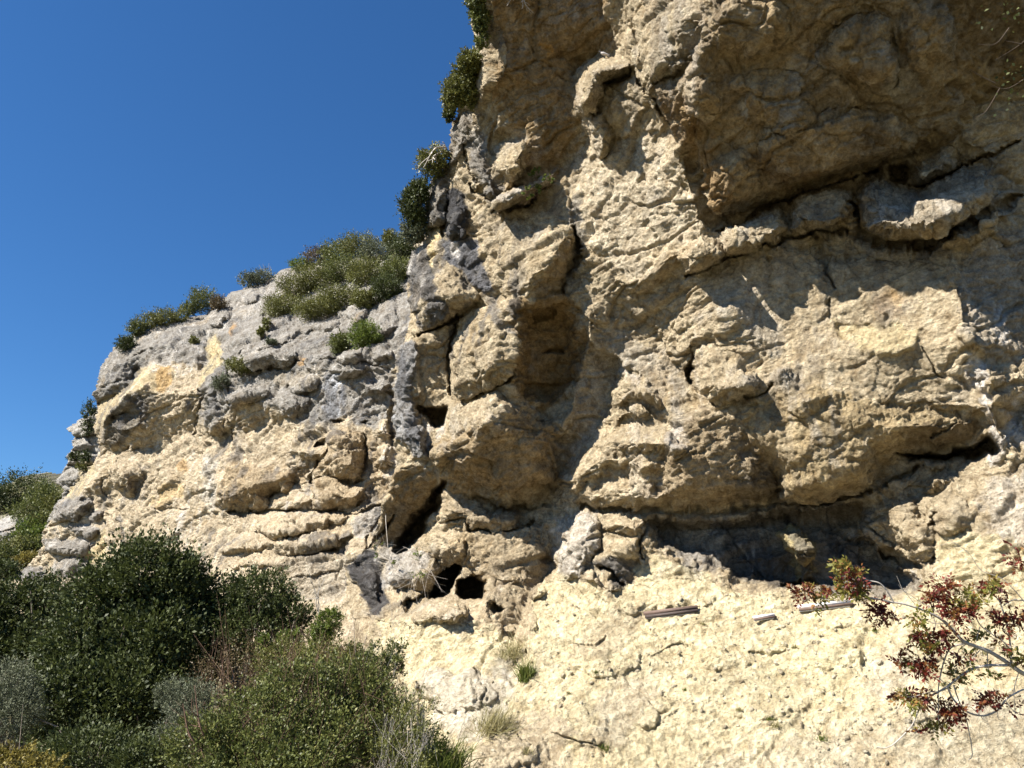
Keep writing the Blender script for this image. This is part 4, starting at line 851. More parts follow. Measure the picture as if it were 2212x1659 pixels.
FL = [
    ([(545, 755), (600, 725), (690, 685), (735, 690), (730, 712), (660, 715), (610, 745), (560, 765)], 1.1, 10), ([(480, 735), (540, 690), (625, 672), (630, 690), (560, 730), (500, 770)], 1.1, 12), ([(550, 680), (600, 640), (640, 615), (700, 578), (705, 588), (650, 625), (600, 665), (560, 690)], 0.9, 8),
    ([(630, 668), (680, 635), (740, 628), (742, 642), (690, 655), (650, 680)], 0.9, 8), ([(670, 600), (680, 575), (700, 568), (705, 580), (690, 597), (672, 612)], 1.1, 8), ([(620, 610), (630, 597), (668, 595), (660, 612), (640, 618)], 1.0, 8), ([(600, 592), (615, 580), (634, 590), (615, 604)], 1.0, 7),
    ([(500, 640), (512, 626), (535, 622), (560, 622), (555, 650), (520, 655)], 1.4, 10), ([(442, 690), (455, 668), (475, 655), (500, 670), (490, 700), (450, 710)], 1.3, 10), ([(755, 625), (770, 612), (805, 615), (805, 640), (775, 645)], 1.1, 9), ([(745, 680), (760, 655), (795, 650), (790, 690), (765, 700)], 1.2, 9),
    ([(800, 690), (830, 650), (862, 650), (850, 720), (815, 730)], 1.1, 12), ([(725, 770), (750, 755), (775, 760), (770, 785), (735, 790)], 1.0, 8), ([(805, 760), (830, 748), (850, 752), (848, 775), (815, 778)], 0.9, 8), ([(700, 792), (760, 777), (800, 790), (790, 812), (720, 817)], 1.0, 10), ([(600, 820), (640, 805), (690, 815), (680, 850), (630, 845)], 0.9, 12), ([(750, 820), (800, 810), (845, 825), (840, 860), (780, 855)], 0.8, 12),
    ([(237, 758), (275, 738), (350, 703), (437, 695), (447, 783), (425, 800), (370, 790), (317, 788), (295, 805), (275, 840), (222, 865), (209, 848)], 1.6, 24, (0, 0.3)),
    ([(227, 1006), (250, 1000), (300, 1010), (305, 1033), (288, 1067), (270, 1077), (245, 1040)], 1.5, 16, (0, 0.4)),
    ([(475, 770), (545, 738), (612, 755), (652, 765), (622, 792), (560, 799), (500, 803)], 1.6, 16, (0, 0.4)),
    ([(430, 860), (470, 848), (492, 890), (485, 945), (445, 942)], 1.3, 16), ([(540, 870), (600, 830), (655, 830), (670, 880), (640, 905), (590, 905), (570, 880)], 1.0, 16),
    ([(480, 860), (520, 835), (580, 830), (590, 850), (540, 875), (494, 884)], 1.4, 14, (0, 0.5)), ([(486, 1010), (524, 1001), (584, 1004), (640, 1012), (640, 1060), (590, 1069), (578, 1102), (488, 1106), (463, 1082)], 1.6, 26, (0, 0.3)),
    ([(630, 974), (668, 952), (702, 976), (680, 1004), (656, 1000)], 1.0, 14), ([(700, 932), (752, 925), (790, 948), (787, 1028), (752, 1044), (705, 1027), (684, 982)], 1.5, 18, (0, 0.2)),
    ([(798, 920), (820, 900), (845, 905), (848, 945), (805, 950)], 0.8, 12), ([(805, 965), (845, 955), (848, 1010), (808, 1020)], 0.8, 12),
    ([(686, 1034), (752, 1046), (790, 1046), (785, 1088), (722, 1102), (674, 1096)], 1.2, 16), ([(588, 1074), (656, 1050), (679, 1058), (669, 1092), (632, 1102), (581, 1105)], 1.1, 14),
    ([(540, 1140), (563, 1109), (620, 1103), (656, 1115), (715, 1124), (712, 1141), (675, 1146), (600, 1169), (550, 1150)], 1.3, 12), ([(465, 1186), (536, 1156), (607, 1168), (578, 1182), (542, 1194), (482, 1202)], 1.0, 10),
    ([(560, 1170), (630, 1156), (690, 1146), (762, 1152), (745, 1172), (713, 1192), (632, 1203)], 0.9, 14), ([(640, 1110), (700, 1105), (760, 1115), (740, 1135), (660, 1130)], 0.8, 10), ([(480, 1210), (560, 1200), (590, 1215), (550, 1230), (490, 1228)], 0.8, 9), ([(510, 1230), (570, 1228), (580, 1250), (530, 1256)], 0.8, 9),
    ([(35, 1251), (57, 1224), (101, 1218), (96, 1256), (57, 1270)], 1.2, 12), ([(92, 1163), (204, 1162), (195, 1202), (147, 1204), (94, 1196)], 1.5, 12), ([(108, 1114), (125, 1078), (165, 1066), (207, 1080), (165, 1124), (120, 1134)], 1.5, 16), ([(181, 1104), (221, 1094), (223, 1121), (187, 1129)], 1.0, 10), ([(131, 1143), (172, 1128), (212, 1138), (212, 1157), (170, 1166), (130, 1154)], 1.2, 10),
    ([(120, 1210), (180, 1205), (195, 1225), (150, 1245), (110, 1240)], 0.9, 12),
    ([(665, 955), (700, 940), (705, 960), (680, 965)], -0.8, 7), ([(776, 915), (790, 905), (795, 920)], -1, 6), ([(715, 908), (740, 903), (742, 912), (718, 916)], -1.0, 6),
    ([(640, 1062), (674, 1054), (671, 1072), (650, 1070)], -0.6, 6), ([(610, 1128), (640, 1120), (642, 1130), (612, 1134)], -0.5, 6),
]
FK = [
    ([(494, 1106), (560, 1110), (602, 1102), (656, 1099), (722, 1103), (782, 1110), (839, 1086), (860, 1070)], 6, 1.8), ([(791, 940), (790, 985), (786, 1018)], 5, 1.5), ([(674, 949), (701, 964), (690, 990), (680, 1010), (677, 1057), (671, 1092)], 5, 1.4),
    ([(686, 1034), (710, 1028), (752, 1045), (785, 1034)], 5, 1.4), ([(581, 1186), (632, 1203), (690, 1194), (720, 1187)], 4, 1.2), ([(548, 1150), (600, 1170), (665, 1152), (680, 1146)], 4, 1.2),
    ([(210, 985), (222, 970), (262, 972), (300, 967)], 3, 0.8), ([(330, 1094), (370, 1104), (400, 1104)], 4, 1.0), ([(425, 838), (437, 850), (432, 900), (430, 945)], 5, 1.2), ([(488, 800), (500, 830), (494, 881), (500, 950)], 5, 1.2),
    ([(530, 797), (580, 800), (622, 793), (640, 780)], 5, 1.2), ([(94, 1196), (147, 1206), (193, 1204)], 4, 1.0), ([(108, 1134), (165, 1126), (200, 1100)], 4, 1.0), ([(440, 730), (470, 770), (480, 812)], 5, 1.0), ([(700, 780), (760, 770), (840, 800)], 4, 0.8),
    ([(846, 850), (848, 900), (846, 960)], 7, 1.5), ([(252, 1100), (262, 1140), (268, 1180)], 4, 0.8), ([(205, 1010), (220, 1060), (240, 1080)], 4, 0.8), ([(255, 985), (258, 1000), (255, 1010)], 4, 0.7), ([(620, 1250), (680, 1240), (740, 1230)], 3, 0.7), ([(840, 1085), (800, 1160), (776, 1205)], 5, 1.2),
     
    ([(290, 770), (320, 755), (345, 760)], 4, 0.8), ([(222, 835), (260, 820), (300, 800)], 4, 0.6), ([(510, 820), (560, 805), (600, 800)], 4, 0.6), ([(620, 830), (650, 870), (640, 905)], 4, 0.8),
]
FP = [
    ([(195, 880), (205, 800), (237, 750), (345, 690), (437, 660), (500, 600), (900, 480), (890, 760), (850, 780), (848, 900), (790, 930), (740, 900), (690, 920), (600, 900), (560, 860), (494, 890), (440, 940), (430, 850), (447, 783), (360, 795), (317, 786), (270, 845)], (0.27, 0.265, 0.25), 0.85, 10),
    ([(295, 803), (342, 782), (390, 800), (340, 845), (317, 823), (250, 883), (215, 930), (210, 876), (275, 838)], (0.52, 0.43, 0.26), 0.8, 7), ([(335, 800), (372, 795), (365, 830), (345, 845), (338, 825)], OCH, 0.5, 6), ([(440, 733), (470, 705), (480, 800), (425, 836), (425, 815), (447, 783)], YEL, 0.7, 7),
    ([(219, 913), (272, 853), (345, 850), (310, 900), (262, 970), (224, 946)], (0.17, 0.155, 0.13), 0.85, 10), ([(400, 865), (412, 860), (412, 890), (402, 893)], (0.2, 0.21, 0.24), 0.8, 3),  # first patch paints the shade of the wall under the overhang
    ([(700, 812), (735, 808), (745, 850), (735, 900), (705, 905), (695, 850)], (0.42, 0.44, 0.47), 0.8, 6), ([(735, 830), (752, 840), (750, 900), (738, 900)], (0.16, 0.165, 0.18), 0.7, 5), ([(755, 860), (800, 850), (790, 910), (770, 925)], (0.25, 0.24, 0.23), 0.6, 8),
    ([(500, 705), (515, 698), (510, 716), (498, 724)], OCH, 0.55, 4), ([(640, 780), (665, 772), (660, 790), (640, 790)], OCH, 0.6, 4), ([(320, 1080), (360, 1050), (400, 1035), (390, 1070), (350, 1095)], (0.55, 0.40, 0.18), 0.55, 10), ([(380, 1000), (400, 990), (405, 1015), (385, 1020)], OCH, 0.45, 5),
    ([(490, 1000), (584, 1004), (680, 1020), (580, 1104), (465, 1086)], BROWN, 0.4, 14), ([(690, 930), (752, 925), (790, 950), (850, 1020), (840, 1075), (722, 1100), (674, 1090)], BROWN, 0.35, 14), ([(437, 970), (480, 1000), (460, 1120), (430, 1130), (440, 1040)], (0.56, 0.54, 0.48), 0.6, 10),  # BROWN paints shade into the concave faces; last patch is pale rock
    ([(35, 1251), (57, 1224), (101, 1218), (96, 1256), (57, 1270)], GREY, 0.9, 5), ([(92, 1163), (204, 1162), (195, 1202), (147, 1204), (94, 1196)], (0.25, 0.24, 0.22), 0.9, 4), ([(108, 1114), (125, 1078), (165, 1066), (207, 1080), (165, 1124), (120, 1134)], (0.27, 0.26, 0.24), 0.9, 5), ([(181, 1104), (221, 1094), (223, 1121), (187, 1129)], (0.26, 0.25, 0.235), 0.9, 4), ([(131, 1143), (172, 1128), (212, 1138), (212, 1157), (170, 1166)], (0.25, 0.24, 0.22), 0.9, 4), ([(120, 1205), (180, 1202), (195, 1225), (150, 1245), (110, 1240)], GREY, 0.8, 5),
    ([(195, 1215), (208, 1160), (225, 1140), (230, 1180), (215, 1225)], YEL, 0.6, 5), ([(256, 1090), (266, 1120), (272, 1180), (262, 1200)], GREY, 0.7, 4), ([(758, 1124), (839, 1085), (850, 1110), (806, 1165), (758, 1160)], (0.38, 0.37, 0.35), 0.7, 6), ([(600, 1200), (776, 1198), (740, 1300), (632, 1290)], (0.40, 0.36, 0.29), 0.6, 10),
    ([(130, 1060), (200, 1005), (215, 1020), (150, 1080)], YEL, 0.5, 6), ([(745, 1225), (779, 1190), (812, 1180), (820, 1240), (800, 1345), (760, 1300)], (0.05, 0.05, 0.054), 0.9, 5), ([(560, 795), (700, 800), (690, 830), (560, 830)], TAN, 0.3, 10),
]
far_ctrl = [(u, v, d * 0.75) for u, v, d in far_ctrl]
FK = [(k[0], k[1], k[2] * 0.6) for k in FK]
far = Rock((0, 480, 960, 1400), 1.9, far_out, far_ctrl, FA, FL, FK, FP, 700, (0.52, 0.44, 0.31), 5.0, 2, stain=1.15)
far.solve(1.3, 1.15, seed=203)
def back_skirt(V, u, v, k):
    r = V - CAM
    r = r / np.linalg.norm(r, axis=1)[:, None]
    low = np.clip((v - 1300) / 60, 0, 1)[:, None]
    return (r * 22 + np.array([6.0, 0, 1.0]) * (1 - low) - low * np.array([0, 0, 4.0])) * k
tag(far.build('far_cliff', ROCKFAR, None, back_skirt), kind='structure')
crag_out = [(230, 860), (207, 885), (190, 900), (170, 906), (153, 914), (143, 927), (159, 937), (163, 943), (153, 957), (156, 968), (144, 977), (143, 991), (146, 1000), (136, 1014), (122, 1036), (119, 1042), (130, 1050), (137, 1060), (130, 1078), (110, 1110), (95, 1140), (230, 1140)]
crag = Rock((80, 840, 240, 1150), 1.7, crag_out, [(220, 880, 92), (150, 920, 94), (150, 1000, 92), (220, 1000, 89), (120, 1100, 92), (220, 1120, 86)],
            [([(230, 870), (170, 906), (143, 927), (165, 945), (210, 930)], -25, 25), ([(143, 985), (210, 960), (215, 1000), (150, 1005)], -20, 20), ([(150, 957), (190, 945), (200, 965), (150, 970)], -10, -5), ([(120, 1040), (150, 1005), (200, 1010), (180, 1060), (130, 1060)], -30, 20)],
            [([(143, 927), (170, 906), (210, 890), (215, 935), (165, 943)], 1.5, 10), ([(153, 957), (190, 942), (200, 970), (150, 974)], 1.2, 9), ([(143, 990), (165, 975), (210, 978), (205, 1003), (148, 1003)], 1.4, 9), ([(122, 1040), (150, 1008), (195, 1010), (170, 1055)], 1.3, 11)],
            [([(160, 945), (190, 942), (215, 935)], 4, 1.5), ([(146, 975), (190, 972), (210, 978)], 4, 1.5), ([(143, 1005), (180, 1006), (205, 1004)], 4, 1.5)],
            [([(165, 1000), (195, 985), (205, 1020), (180, 1050)], YEL, 0.6, 6)], 60, (0.36, 0.345, 0.31), 2.5, 3)
crag.solve(1.0, 1.8, seed=303)
tag(crag.build('back_crag', ROCKFAR, None, back_skirt), kind='structure')
hill_out = [(-80, 1065), (0, 1052), (40, 1030), (85, 1035), (100, 1045), (130, 1050), (150, 1060), (150, 1330), (-80, 1330)]
hill = Rock((-80, 1000, 160, 1340), 2.0, hill_out, [(-80, 1060, 150), (60, 1030, 150), (150, 1060, 140), (150, 1250, 110), (-80, 1250, 112), (30, 1320, 95)],
            [([(-80, 1130), (20, 1110), (60, 1125), (10, 1170), (-80, 1190)], -25, 38)], [([(-60, 1140), (40, 1118), (60, 1128), (0, 1175)], 2.5, 14)], [([(-40, 1165), (30, 1140)], 4, 1.5)],
            [([(-80, 1130), (50, 1112), (62, 1128), (10, 1175), (-80, 1190)], (0.40, 0.39, 0.37), 0.9, 6), ([(10, 1215), (50, 1205), (55, 1225), (15, 1235)], (0.40, 0.39, 0.37), 0.9, 4)], 90, (0.16, 0.15, 0.075), 3, 4)
hill.solve(1.0, 1.8, seed=403)
tag(hill.build('hillside', ROCKFAR, None, back_skirt), kind='structure')

# ------------------------------------------------------------------ valley floor, out to the horizon
def ground_z(x, y):
    z = np.interp(y, [-60, -5, 4, 10, 30, 64, 150, 400, 3000], [1.0, -0.2, -0.6, -1.0, -0.6, 3.0, 8.0, 12, 12])
    return z - 0.10 * np.clip(-x - 3, 0, 60) * np.clip(1 - y / 60, 0, 1) + 0.0 * x
g = np.sinh(np.linspace(-7.2, 7.2, 141)); g = g / g.max() * 3000
GX, GY = np.meshgrid(g, g)
gp = np.stack([GX.ravel(), GY.ravel(), 0 * GX.ravel()], -1)
GZ = ground_z(GX, GY) + fbm(gp / 3.0, 4, 900).reshape(GX.shape) * 0.12
i, j = np.meshgrid(np.arange(140), np.arange(140), indexing='ij'); k = i * 141 + j
gm, nt, b, N, L = nodes_mat('dry_earth')
tc = N('ShaderNodeTexCoord'); n = N('ShaderNodeTexNoise'); n.inputs['Scale'].default_value = 1.3; n.inputs['Detail'].default_value = 10
r = N('ShaderNodeValToRGB'); r.color_ramp.elements[0].position = 0.35; r.color_ramp.elements[1].position = 0.65
r.color_ramp.elements[0].color = (0.045, 0.05, 0.018, 1); r.color_ramp.elements[1].color = (0.15, 0.12, 0.06, 1)
L(tc.outputs['Object'], n.inputs[0]); L(n.outputs[0], r.inputs[0]); L(r.outputs[0], b.inputs['Base Color']); b.inputs['Roughness'].default_value = 1
tag(link('ground', mesh_from('ground', np.stack([GX, GY, GZ], -1).reshape(-1, 3), np.stack([k, k + 1, k + 142, k + 141], -1).reshape(-1, 4), gm)), kind='structure')

# ------------------------------------------------------------------ plants
DARKLEAF = leaf_material('oak_leaf', (0.024, 0.033, 0.009), (0.062, 0.078, 0.020), (0.14, 0.15, 0.048), 0.22, 0.6)
OLIVELEAF = leaf_material('garrigue_leaf', (0.065, 0.07, 0.017), (0.15, 0.155, 0.038), (0.26, 0.24, 0.07), 0.2)
BRIGHTLEAF = leaf_material('fresh_leaf', (0.05, 0.075, 0.012), (0.13, 0.17, 0.03), (0.24, 0.25, 0.06), 0.35)
MIDLEAF = leaf_material('shrub_leaf', (0.05, 0.062, 0.016), (0.125, 0.142, 0.036), (0.26, 0.24, 0.08), 0.25)
SILVERLEAF = leaf_material('silver_leaf', (0.06, 0.07, 0.04), (0.13, 0.145, 0.085), (0.22, 0.23, 0.15), 0.15, 0.6)
BROWNLEAF = leaf_material('brown_leaf', (0.055, 0.042, 0.018), (0.125, 0.09, 0.04), (0.2, 0.15, 0.065), 0.15)
YELLOWLEAF = leaf_material('yellow_leaf', (0.10, 0.085, 0.02), (0.22, 0.18, 0.04), (0.32, 0.26, 0.07), 0.3)
DRYGRASS = leaf_material('dry_grass', (0.13, 0.12, 0.05), (0.26, 0.23, 0.10), (0.38, 0.33, 0.18), 0.2)
GREENGRASS = leaf_material('green_grass', (0.05, 0.07, 0.012), (0.12, 0.15, 0.025), (0.2, 0.2, 0.05), 0.3)
BARK = plain('grey_bark', (0.16, 0.13, 0.10), 0.9, 30, 0.4, None, 0.01)
PALEBARK = plain('pale_bark', (0.40, 0.36, 0.31), 0.85, 40, 0.3, None, 0.004)
BROWNBARK = plain('brown_twig', (0.15, 0.085, 0.055), 0.9, 30, 0.3)
REDLEAF = leaf_material('red_leaf', (0.07, 0.012, 0.01), (0.17, 0.03, 0.018), (0.22, 0.14, 0.035), 0.3)
GREENRED = leaf_material('turning_leaf', (0.14, 0.15, 0.03), (0.24, 0.22, 0.05), (0.26, 0.10, 0.035), 0.35)

def unit(A): return A / (np.linalg.norm(A, axis=-1, keepdims=True) + 1e-9)
def leaf_arrays(C, axis, size, aspect=0.45, r=None):
    """one folded leaf per centre: four points, two triangles' worth of face"""
    n = len(C)
    r = r or rng
    a = unit(axis + 0.0)
    b = unit(np.cross(a, r.normal(size=(n, 3))))
    c = np.cross(a, b)
    sz = (np.asarray(size) * r.uniform(0.6, 1.3, n))[:, None]
    base = C - a * sz * 0.5; tip = C + a * sz * 0.5
    mid = C + c * sz * 0.12
    V = np.stack([base, mid + b * sz * aspect * 0.5, tip, mid - b * sz * aspect * 0.5], 1).reshape(-1, 3)
    Fc = np.arange(n * 4).reshape(-1, 4)
    return V, Fc
def crown_points(blobs, n, clump, r, flat=1.0, shell=0.45):
    """points gathered in clumps through the volume of several lobes, with gaps between the clumps"""
    vol = np.array([b[3] * b[4] * b[5] for b in blobs]) ** 0.75
    nb = np.maximum(1, (vol / vol.sum() * n).astype(int))
    C, A, T, tips = [], [], [], []
    for b, m in zip(blobs, nb):
        c = np.array(b[:3]); R = np.array(b[3:6])
        k = max(5, int(m / clump))
        d = unit(r.normal(size=(k, 3))); rad = r.uniform(shell, 1.0, k) ** 0.6
        cc = c + d * R * rad[:, None]
        cr = R.mean() * r.uniform(0.13, 0.30, k)
        which = r.integers(0, k, m)
        sa = unit(d * 0.7 + np.array([0, 0, 0.55 * flat]) + r.normal(size=(k, 3)) * 0.45)
        off = sa[which] * (r.uniform(-1, 1, m) * cr[which] * 1.5)[:, None] + r.normal(size=(m, 3)) * cr[which][:, None] * 0.36
        p = cc[which] + off
        C.append(p)
        A.append(unit(d[which] * 0.5 + unit(off) * 0.7 + np.array([0, 0, 0.25]) + r.normal(size=(m, 3)) * 0.5))
        T.append(np.clip(0.42 + 0.18 * r.normal(size=m) + 0.22 * (r.random(k) - 0.5)[which], 0, 1))
        tips.append(cc[r.permutation(k)[:max(3, k // 6)]])
    return np.concatenate(C), np.concatenate(A), np.concatenate(T), np.concatenate(tips)
def twig_tree(mb, p0, tips, r0, r, sides=5, wob=0.12):
    p0 = np.asarray(p0, float)
    for t in tips:
        L_ = np.linalg.norm(t - p0)
        k1 = p0 + (t - p0) * 0.35 + r.normal(size=3) * L_ * wob + np.array([0, 0, 0.06 * L_])
        k2 = p0 + (t - p0) * 0.7 + r.normal(size=3) * L_ * wob * 0.8
        P = curve_pts([p0, k1, k2, t], 9)
        mb.tube(P, np.linspace(r0 * r.uniform(0.5, 1), r0 * 0.12, len(P)), sides)
def shrub(name, label, cat, group, blobs_px, n, leaf, mat, root=None, seed=1, aspect=0.5, wood=BARK, depth=1.0, twigs=14, clump=34, r0=None, flat=1.0, shell=0.45, extra_bare=0):
    """blobs_px: (u, v, distance, half width px, half height px) measured off the photograph"""
    r = np.random.default_rng(seed)
    blobs = []
    for (u, v, d, ru, rv) in blobs_px:
        c = at(u, v, d)
        blobs.append((*c, ru * d / F, ru * d / F * depth, rv * d / F))
    C, A, T, tips = crown_points(blobs, n, clump, r, flat, shell)
    cs = np.array([b[:3] for b in blobs])
    if root is None:
        lo = min(b[2] - b[5] for b in blobs)
        root = np.array([cs[:, 0].mean(), cs[:, 1].mean(), lo])
    root = np.asarray(root, float)
    e = tag(empty(name, root), label, cat, group)
    V, Fc = leaf_arrays(C, A, leaf, aspect, r)
    tint = np.repeat(T, 4)
    o = link('foliage', mesh_from('foliage', V - root, Fc, mat, False, None, {'tint': tint}), e)
    mb = MB()
    rad = r0 or 0.02 * max(b[5] for b in blobs) + 0.01
    ends = tips[r.permutation(len(tips))[:twigs]]
    twig_tree(mb, root, ends, rad, r)
    if extra_bare:
        for q in range(extra_bare):
            t = tips[r.integers(len(tips))]
            d = unit(t - root + np.array([0, 0, 0.25]) * np.linalg.norm(t - root) + r.normal(size=3) * 0.45 * np.linalg.norm(t - root))
            Lq = np.linalg.norm(t - root) * r.uniform(0.25, 0.5)
            P = curve_pts([t - d * Lq * 0.5, t + r.normal(size=3) * 0.05 * Lq, t + d * Lq * 0.6 + r.normal(size=3) * 0.1 * Lq], 6)
            mb.tube(P, np.linspace(rad * 0.25, rad * 0.08, len(P)), 4)
    mb.obj('trunk', wood, e)
    return e
def tuft(name, label, cat, group, p, h, n, mat, seed=1, spread=0.6, width=0.012, up=(0, 0, 1)):
    r = np.random.default_rng(seed)
    p = np.asarray(p, float)
    base = p + r.normal(size=(n, 3)) * h * spread * 0.28 * np.array([1, 1, 0.25])
    d = unit(np.asarray(up) * 1.0 + r.normal(size=(n, 3)) * spread * 0.6)
    L_ = h * r.uniform(0.5, 1.1, n)[:, None]
    side = unit(np.cross(d, r.normal(size=(n, 3)))) * width
    bend = r.normal(size=(n, 3)) * 0.18 * L_ - np.array([0, 0, 0.12]) * L_
    m = base + d * L_ * 0.55; t = base + d * L_ + bend
    V = np.stack([base - side, base + side, m + side * 0.8, m - side * 0.8, t], 1)
    Fq = (np.arange(n) * 5)[:, None]
    F3 = np.concatenate([Fq + [0, 1, 2], Fq + [0, 2, 3], Fq + [3, 2, 4]])
    T = np.repeat(np.clip(0.5 + 0.25 * r.normal(size=n), 0, 1), 5)
    o = link(name, mesh_from(name, V.reshape(-1, 3) - p, F3, mat, False, None, {'tint': T}))
    o.location = Vector([float(x) for x in p])
    return tag(o, label, cat, group)
def on_far(u, v): return far.D_at(u, v)[0]
def on_near(u, v): return near.D_at(u, v)[0]
def depth_of(p): return float((p - CAM) @ np.array([0, cp, sp_]))
def px_shrub(rock, u, v, ru, rv, label, mat, n, leaf, group='shrubs along the cliff tops', name='shrub', foot=None, dz=0.3, **kw):
    fu, fv = foot or (u, v + rv * 0.8)
    p, nn = rock.D_at(fu, fv)
    ru, rv = ru * 1.3, rv * 1.4
    kw.setdefault('clump', 20); kw.setdefault('shell', 0.25)
    d = depth_of(p) - dz
    return shrub(name, label, 'shrub', group, [(u, v, d, ru, rv)] if not kw.get('lobes') else [(a, b, d + dd, c * 1.2, e * 1.3) for a, b, dd, c, e in kw['lobes']], n, leaf, mat, root=p, **{k: w for k, w in kw.items() if k != 'lobes'})
RG = 'shrubs on the ridge of the far cliff'
ridge = [
    (555, 603, 40, 13, 'flat topped grey green shrub with a bare dead stem, on the skyline', SILVERLEAF, 900, dict(lobes=[(540, 606, 0, 22, 10), (570, 602, 0, 26, 12)])),
    (440, 650, 24, 20, 'upright bright green shrub on the skyline above the grey boulders', MIDLEAF, 800, {}),
    (475, 655, 16, 12, 'brownish twiggy shrub beside grey boulders on the skyline', BROWNLEAF, 350, dict(extra_bare=20)),
    (345, 690, 40, 15, 'long low green shrub on top of the grey far cliff', OLIVELEAF, 1300, dict(lobes=[(325, 695, 0, 26, 13), (355, 688, 0, 28, 15), (385, 684, 0, 20, 12)])),
    (298, 710, 18, 12, 'round dark shrub at the left end of the long low shrub', MIDLEAF, 500, {}), (272, 744, 16, 13, 'leaning dark shrub on the corner of the far cliff top', DARKLEAF, 500, {}),
    (408, 668, 15, 11, 'small dark shrub tucked left of the skyline boulders', MIDLEAF, 350, {}), (420, 735, 9, 7, 'tiny green tuft shrub in the grey crust under the skyline boulder', OLIVELEAF, 160, {}),
    (650, 574, 20, 10, 'yellow green shrub beside the white skyline rocks', BRIGHTLEAF, 450, {}), (690, 556, 28, 14, 'purplish brown leafless shrub on the skyline', BROWNLEAF, 600, dict(extra_bare=40)),
    (728, 548, 30, 17, 'dense mid green shrub on the skyline right of the purplish one', MIDLEAF, 900, {}), (775, 533, 34, 17, 'broad rounded olive shrub at the crest of the skyline', OLIVELEAF, 1100, {}),
    (842, 520, 15, 17, 'small rounded tree standing out of the skyline near the tall cliff', OLIVELEAF, 600, dict(twigs=8)), (812, 548, 28, 18, 'grey green shrub under the small skyline tree', SILVERLEAF, 700, {}),
    (868, 545, 24, 26, 'dark twiggy shrub against the left foot of the tall cliff', DARKLEAF, 1000, dict(extra_bare=30)), (855, 590, 26, 26, 'dark shrub with pale bare branches beside the grey pillar', MIDLEAF, 1000, dict(extra_bare=60)),
    (612, 665, 34, 17, 'olive shrub spilling over the pale slabs, lowest at the left', OLIVELEAF, 1000, {}), (640, 622, 34, 12, 'olive scrub between two pale slabs on the left of the slope', OLIVELEAF, 800, {}),
    (688, 600, 42, 17, 'olive green scrub below the white skyline rocks', OLIVELEAF, 1200, {}), (742, 585, 42, 20, 'wide green scrub in the middle of the slope', MIDLEAF, 1300, {}),
    (795, 592, 36, 22, 'grey olive scrub right of the middle of the slope', OLIVELEAF, 1100, {}), (835, 625, 28, 22, 'deep green scrub in the hollow next to the grey pillar', DARKLEAF, 900, {}),
    (740, 646, 44, 14, 'long olive scrub lying below the white slab', OLIVELEAF, 1200, {}), (690, 672, 44, 13, 'long olive scrub along the lower grey slabs', OLIVELEAF, 1200, {}),
    (785, 648, 22, 14, 'olive scrub left of the cracked grey boulder', OLIVELEAF, 550, {}), (790, 728, 27, 24, 'bright green bush on the grass ledge beside the grey pillar', BRIGHTLEAF, 900, {}),
    (735, 742, 18, 16, 'dark green bush left of the bright green one on the ledge', MIDLEAF, 500, {}), (575, 700, 7, 11, 'small green plant in a slab joint, upper of two', OLIVELEAF, 150, {}),
    (563, 716, 6, 9, 'small green plant in a slab joint, lower of two', OLIVELEAF, 130, {}), (585, 740, 10, 6, 'little grey tuft on the lip of the rounded slab', SILVERLEAF, 150, {}),
    (478, 828, 16, 13, 'thin grey plant drooping from the ledge below the yellow band', SILVERLEAF, 260, dict(extra_bare=30)), (520, 790, 26, 9, 'sparse green herbs under the grey overhanging slab', OLIVELEAF, 350, {}),
]
dead = None
for q, (u, v, ru, rv, lab, mat, n, kw) in enumerate(ridge):
    e_ = px_shrub(far, u, v, ru, rv, lab, mat, int(n * 7.5), 0.105, RG, seed=100 + q, **kw)
    dead = dead or e_
mb = MB()
p = on_far(572, 605)
for (a, b) in [((565, 583), (560, 572)), ((580, 585), (581, 568)), ((575, 590), (568, 570)), ((585, 583), (583, 575))]:
    d = depth_of(p)
    mb.tube(curve_pts([p, at(*a, d), at(*b, d)], 8), np.linspace(0.035, 0.01, 9), 4)
mb.obj('dead_stem', PALEBARK, dead)
EG = 'shrubs on the edge of the tall cliff'
edge = [
    (1028, 20, 20, 40, 'dark juniper at the very top of the tall cliff edge', MIDLEAF, 2600, dict(foot=(1050, 40), lobes=[(1030, -10, 0, 22, 34), (1036, 35, 0, 18, 30), (1040, 80, 0, 13, 24)])),
    (1016, 136, 22, 18, 'green juniper on the ledge just left of the pale edge, upper one', OLIVELEAF, 1300, dict(foot=(1044, 146))),
    (992, 178, 26, 26, 'bushy green juniper hanging off the tall cliff edge', OLIVELEAF, 3200, dict(foot=(1032, 195), lobes=[(1006, 165, 0, 26, 26), (985, 198, 0, 26, 28), (1008, 208, 0, 22, 20), (972, 222, 0, 14, 18)])),
    (970, 246, 10, 16, 'small dark sprig below the bushy juniper', DARKLEAF, 500, dict(foot=(985, 262))),
    (938, 350, 28, 24, 'scraggy half dead juniper with grey bent branches', OLIVELEAF, 1500, dict(foot=(962, 365), extra_bare=60, twigs=24)),
    (898, 430, 22, 30, 'dark green tree crown pressed to the grey pillar', DARKLEAF, 3000, dict(foot=(922, 455), lobes=[(906, 412, 0, 22, 24), (892, 440, 0, 26, 28), (900, 472, 0, 22, 20)])),
    (895, 500, 24, 20, 'grey green shrub below the dark crown on the skyline', SILVERLEAF, 1200, dict(foot=(915, 520))),
]
for q, (u, v, ru, rv, lab, mat, n, kw) in enumerate(edge):
    px_shrub(near, u, v, ru, rv, lab, mat, int(n * 3.2), 0.055, EG, seed=200 + q, dz=0.1, **kw)
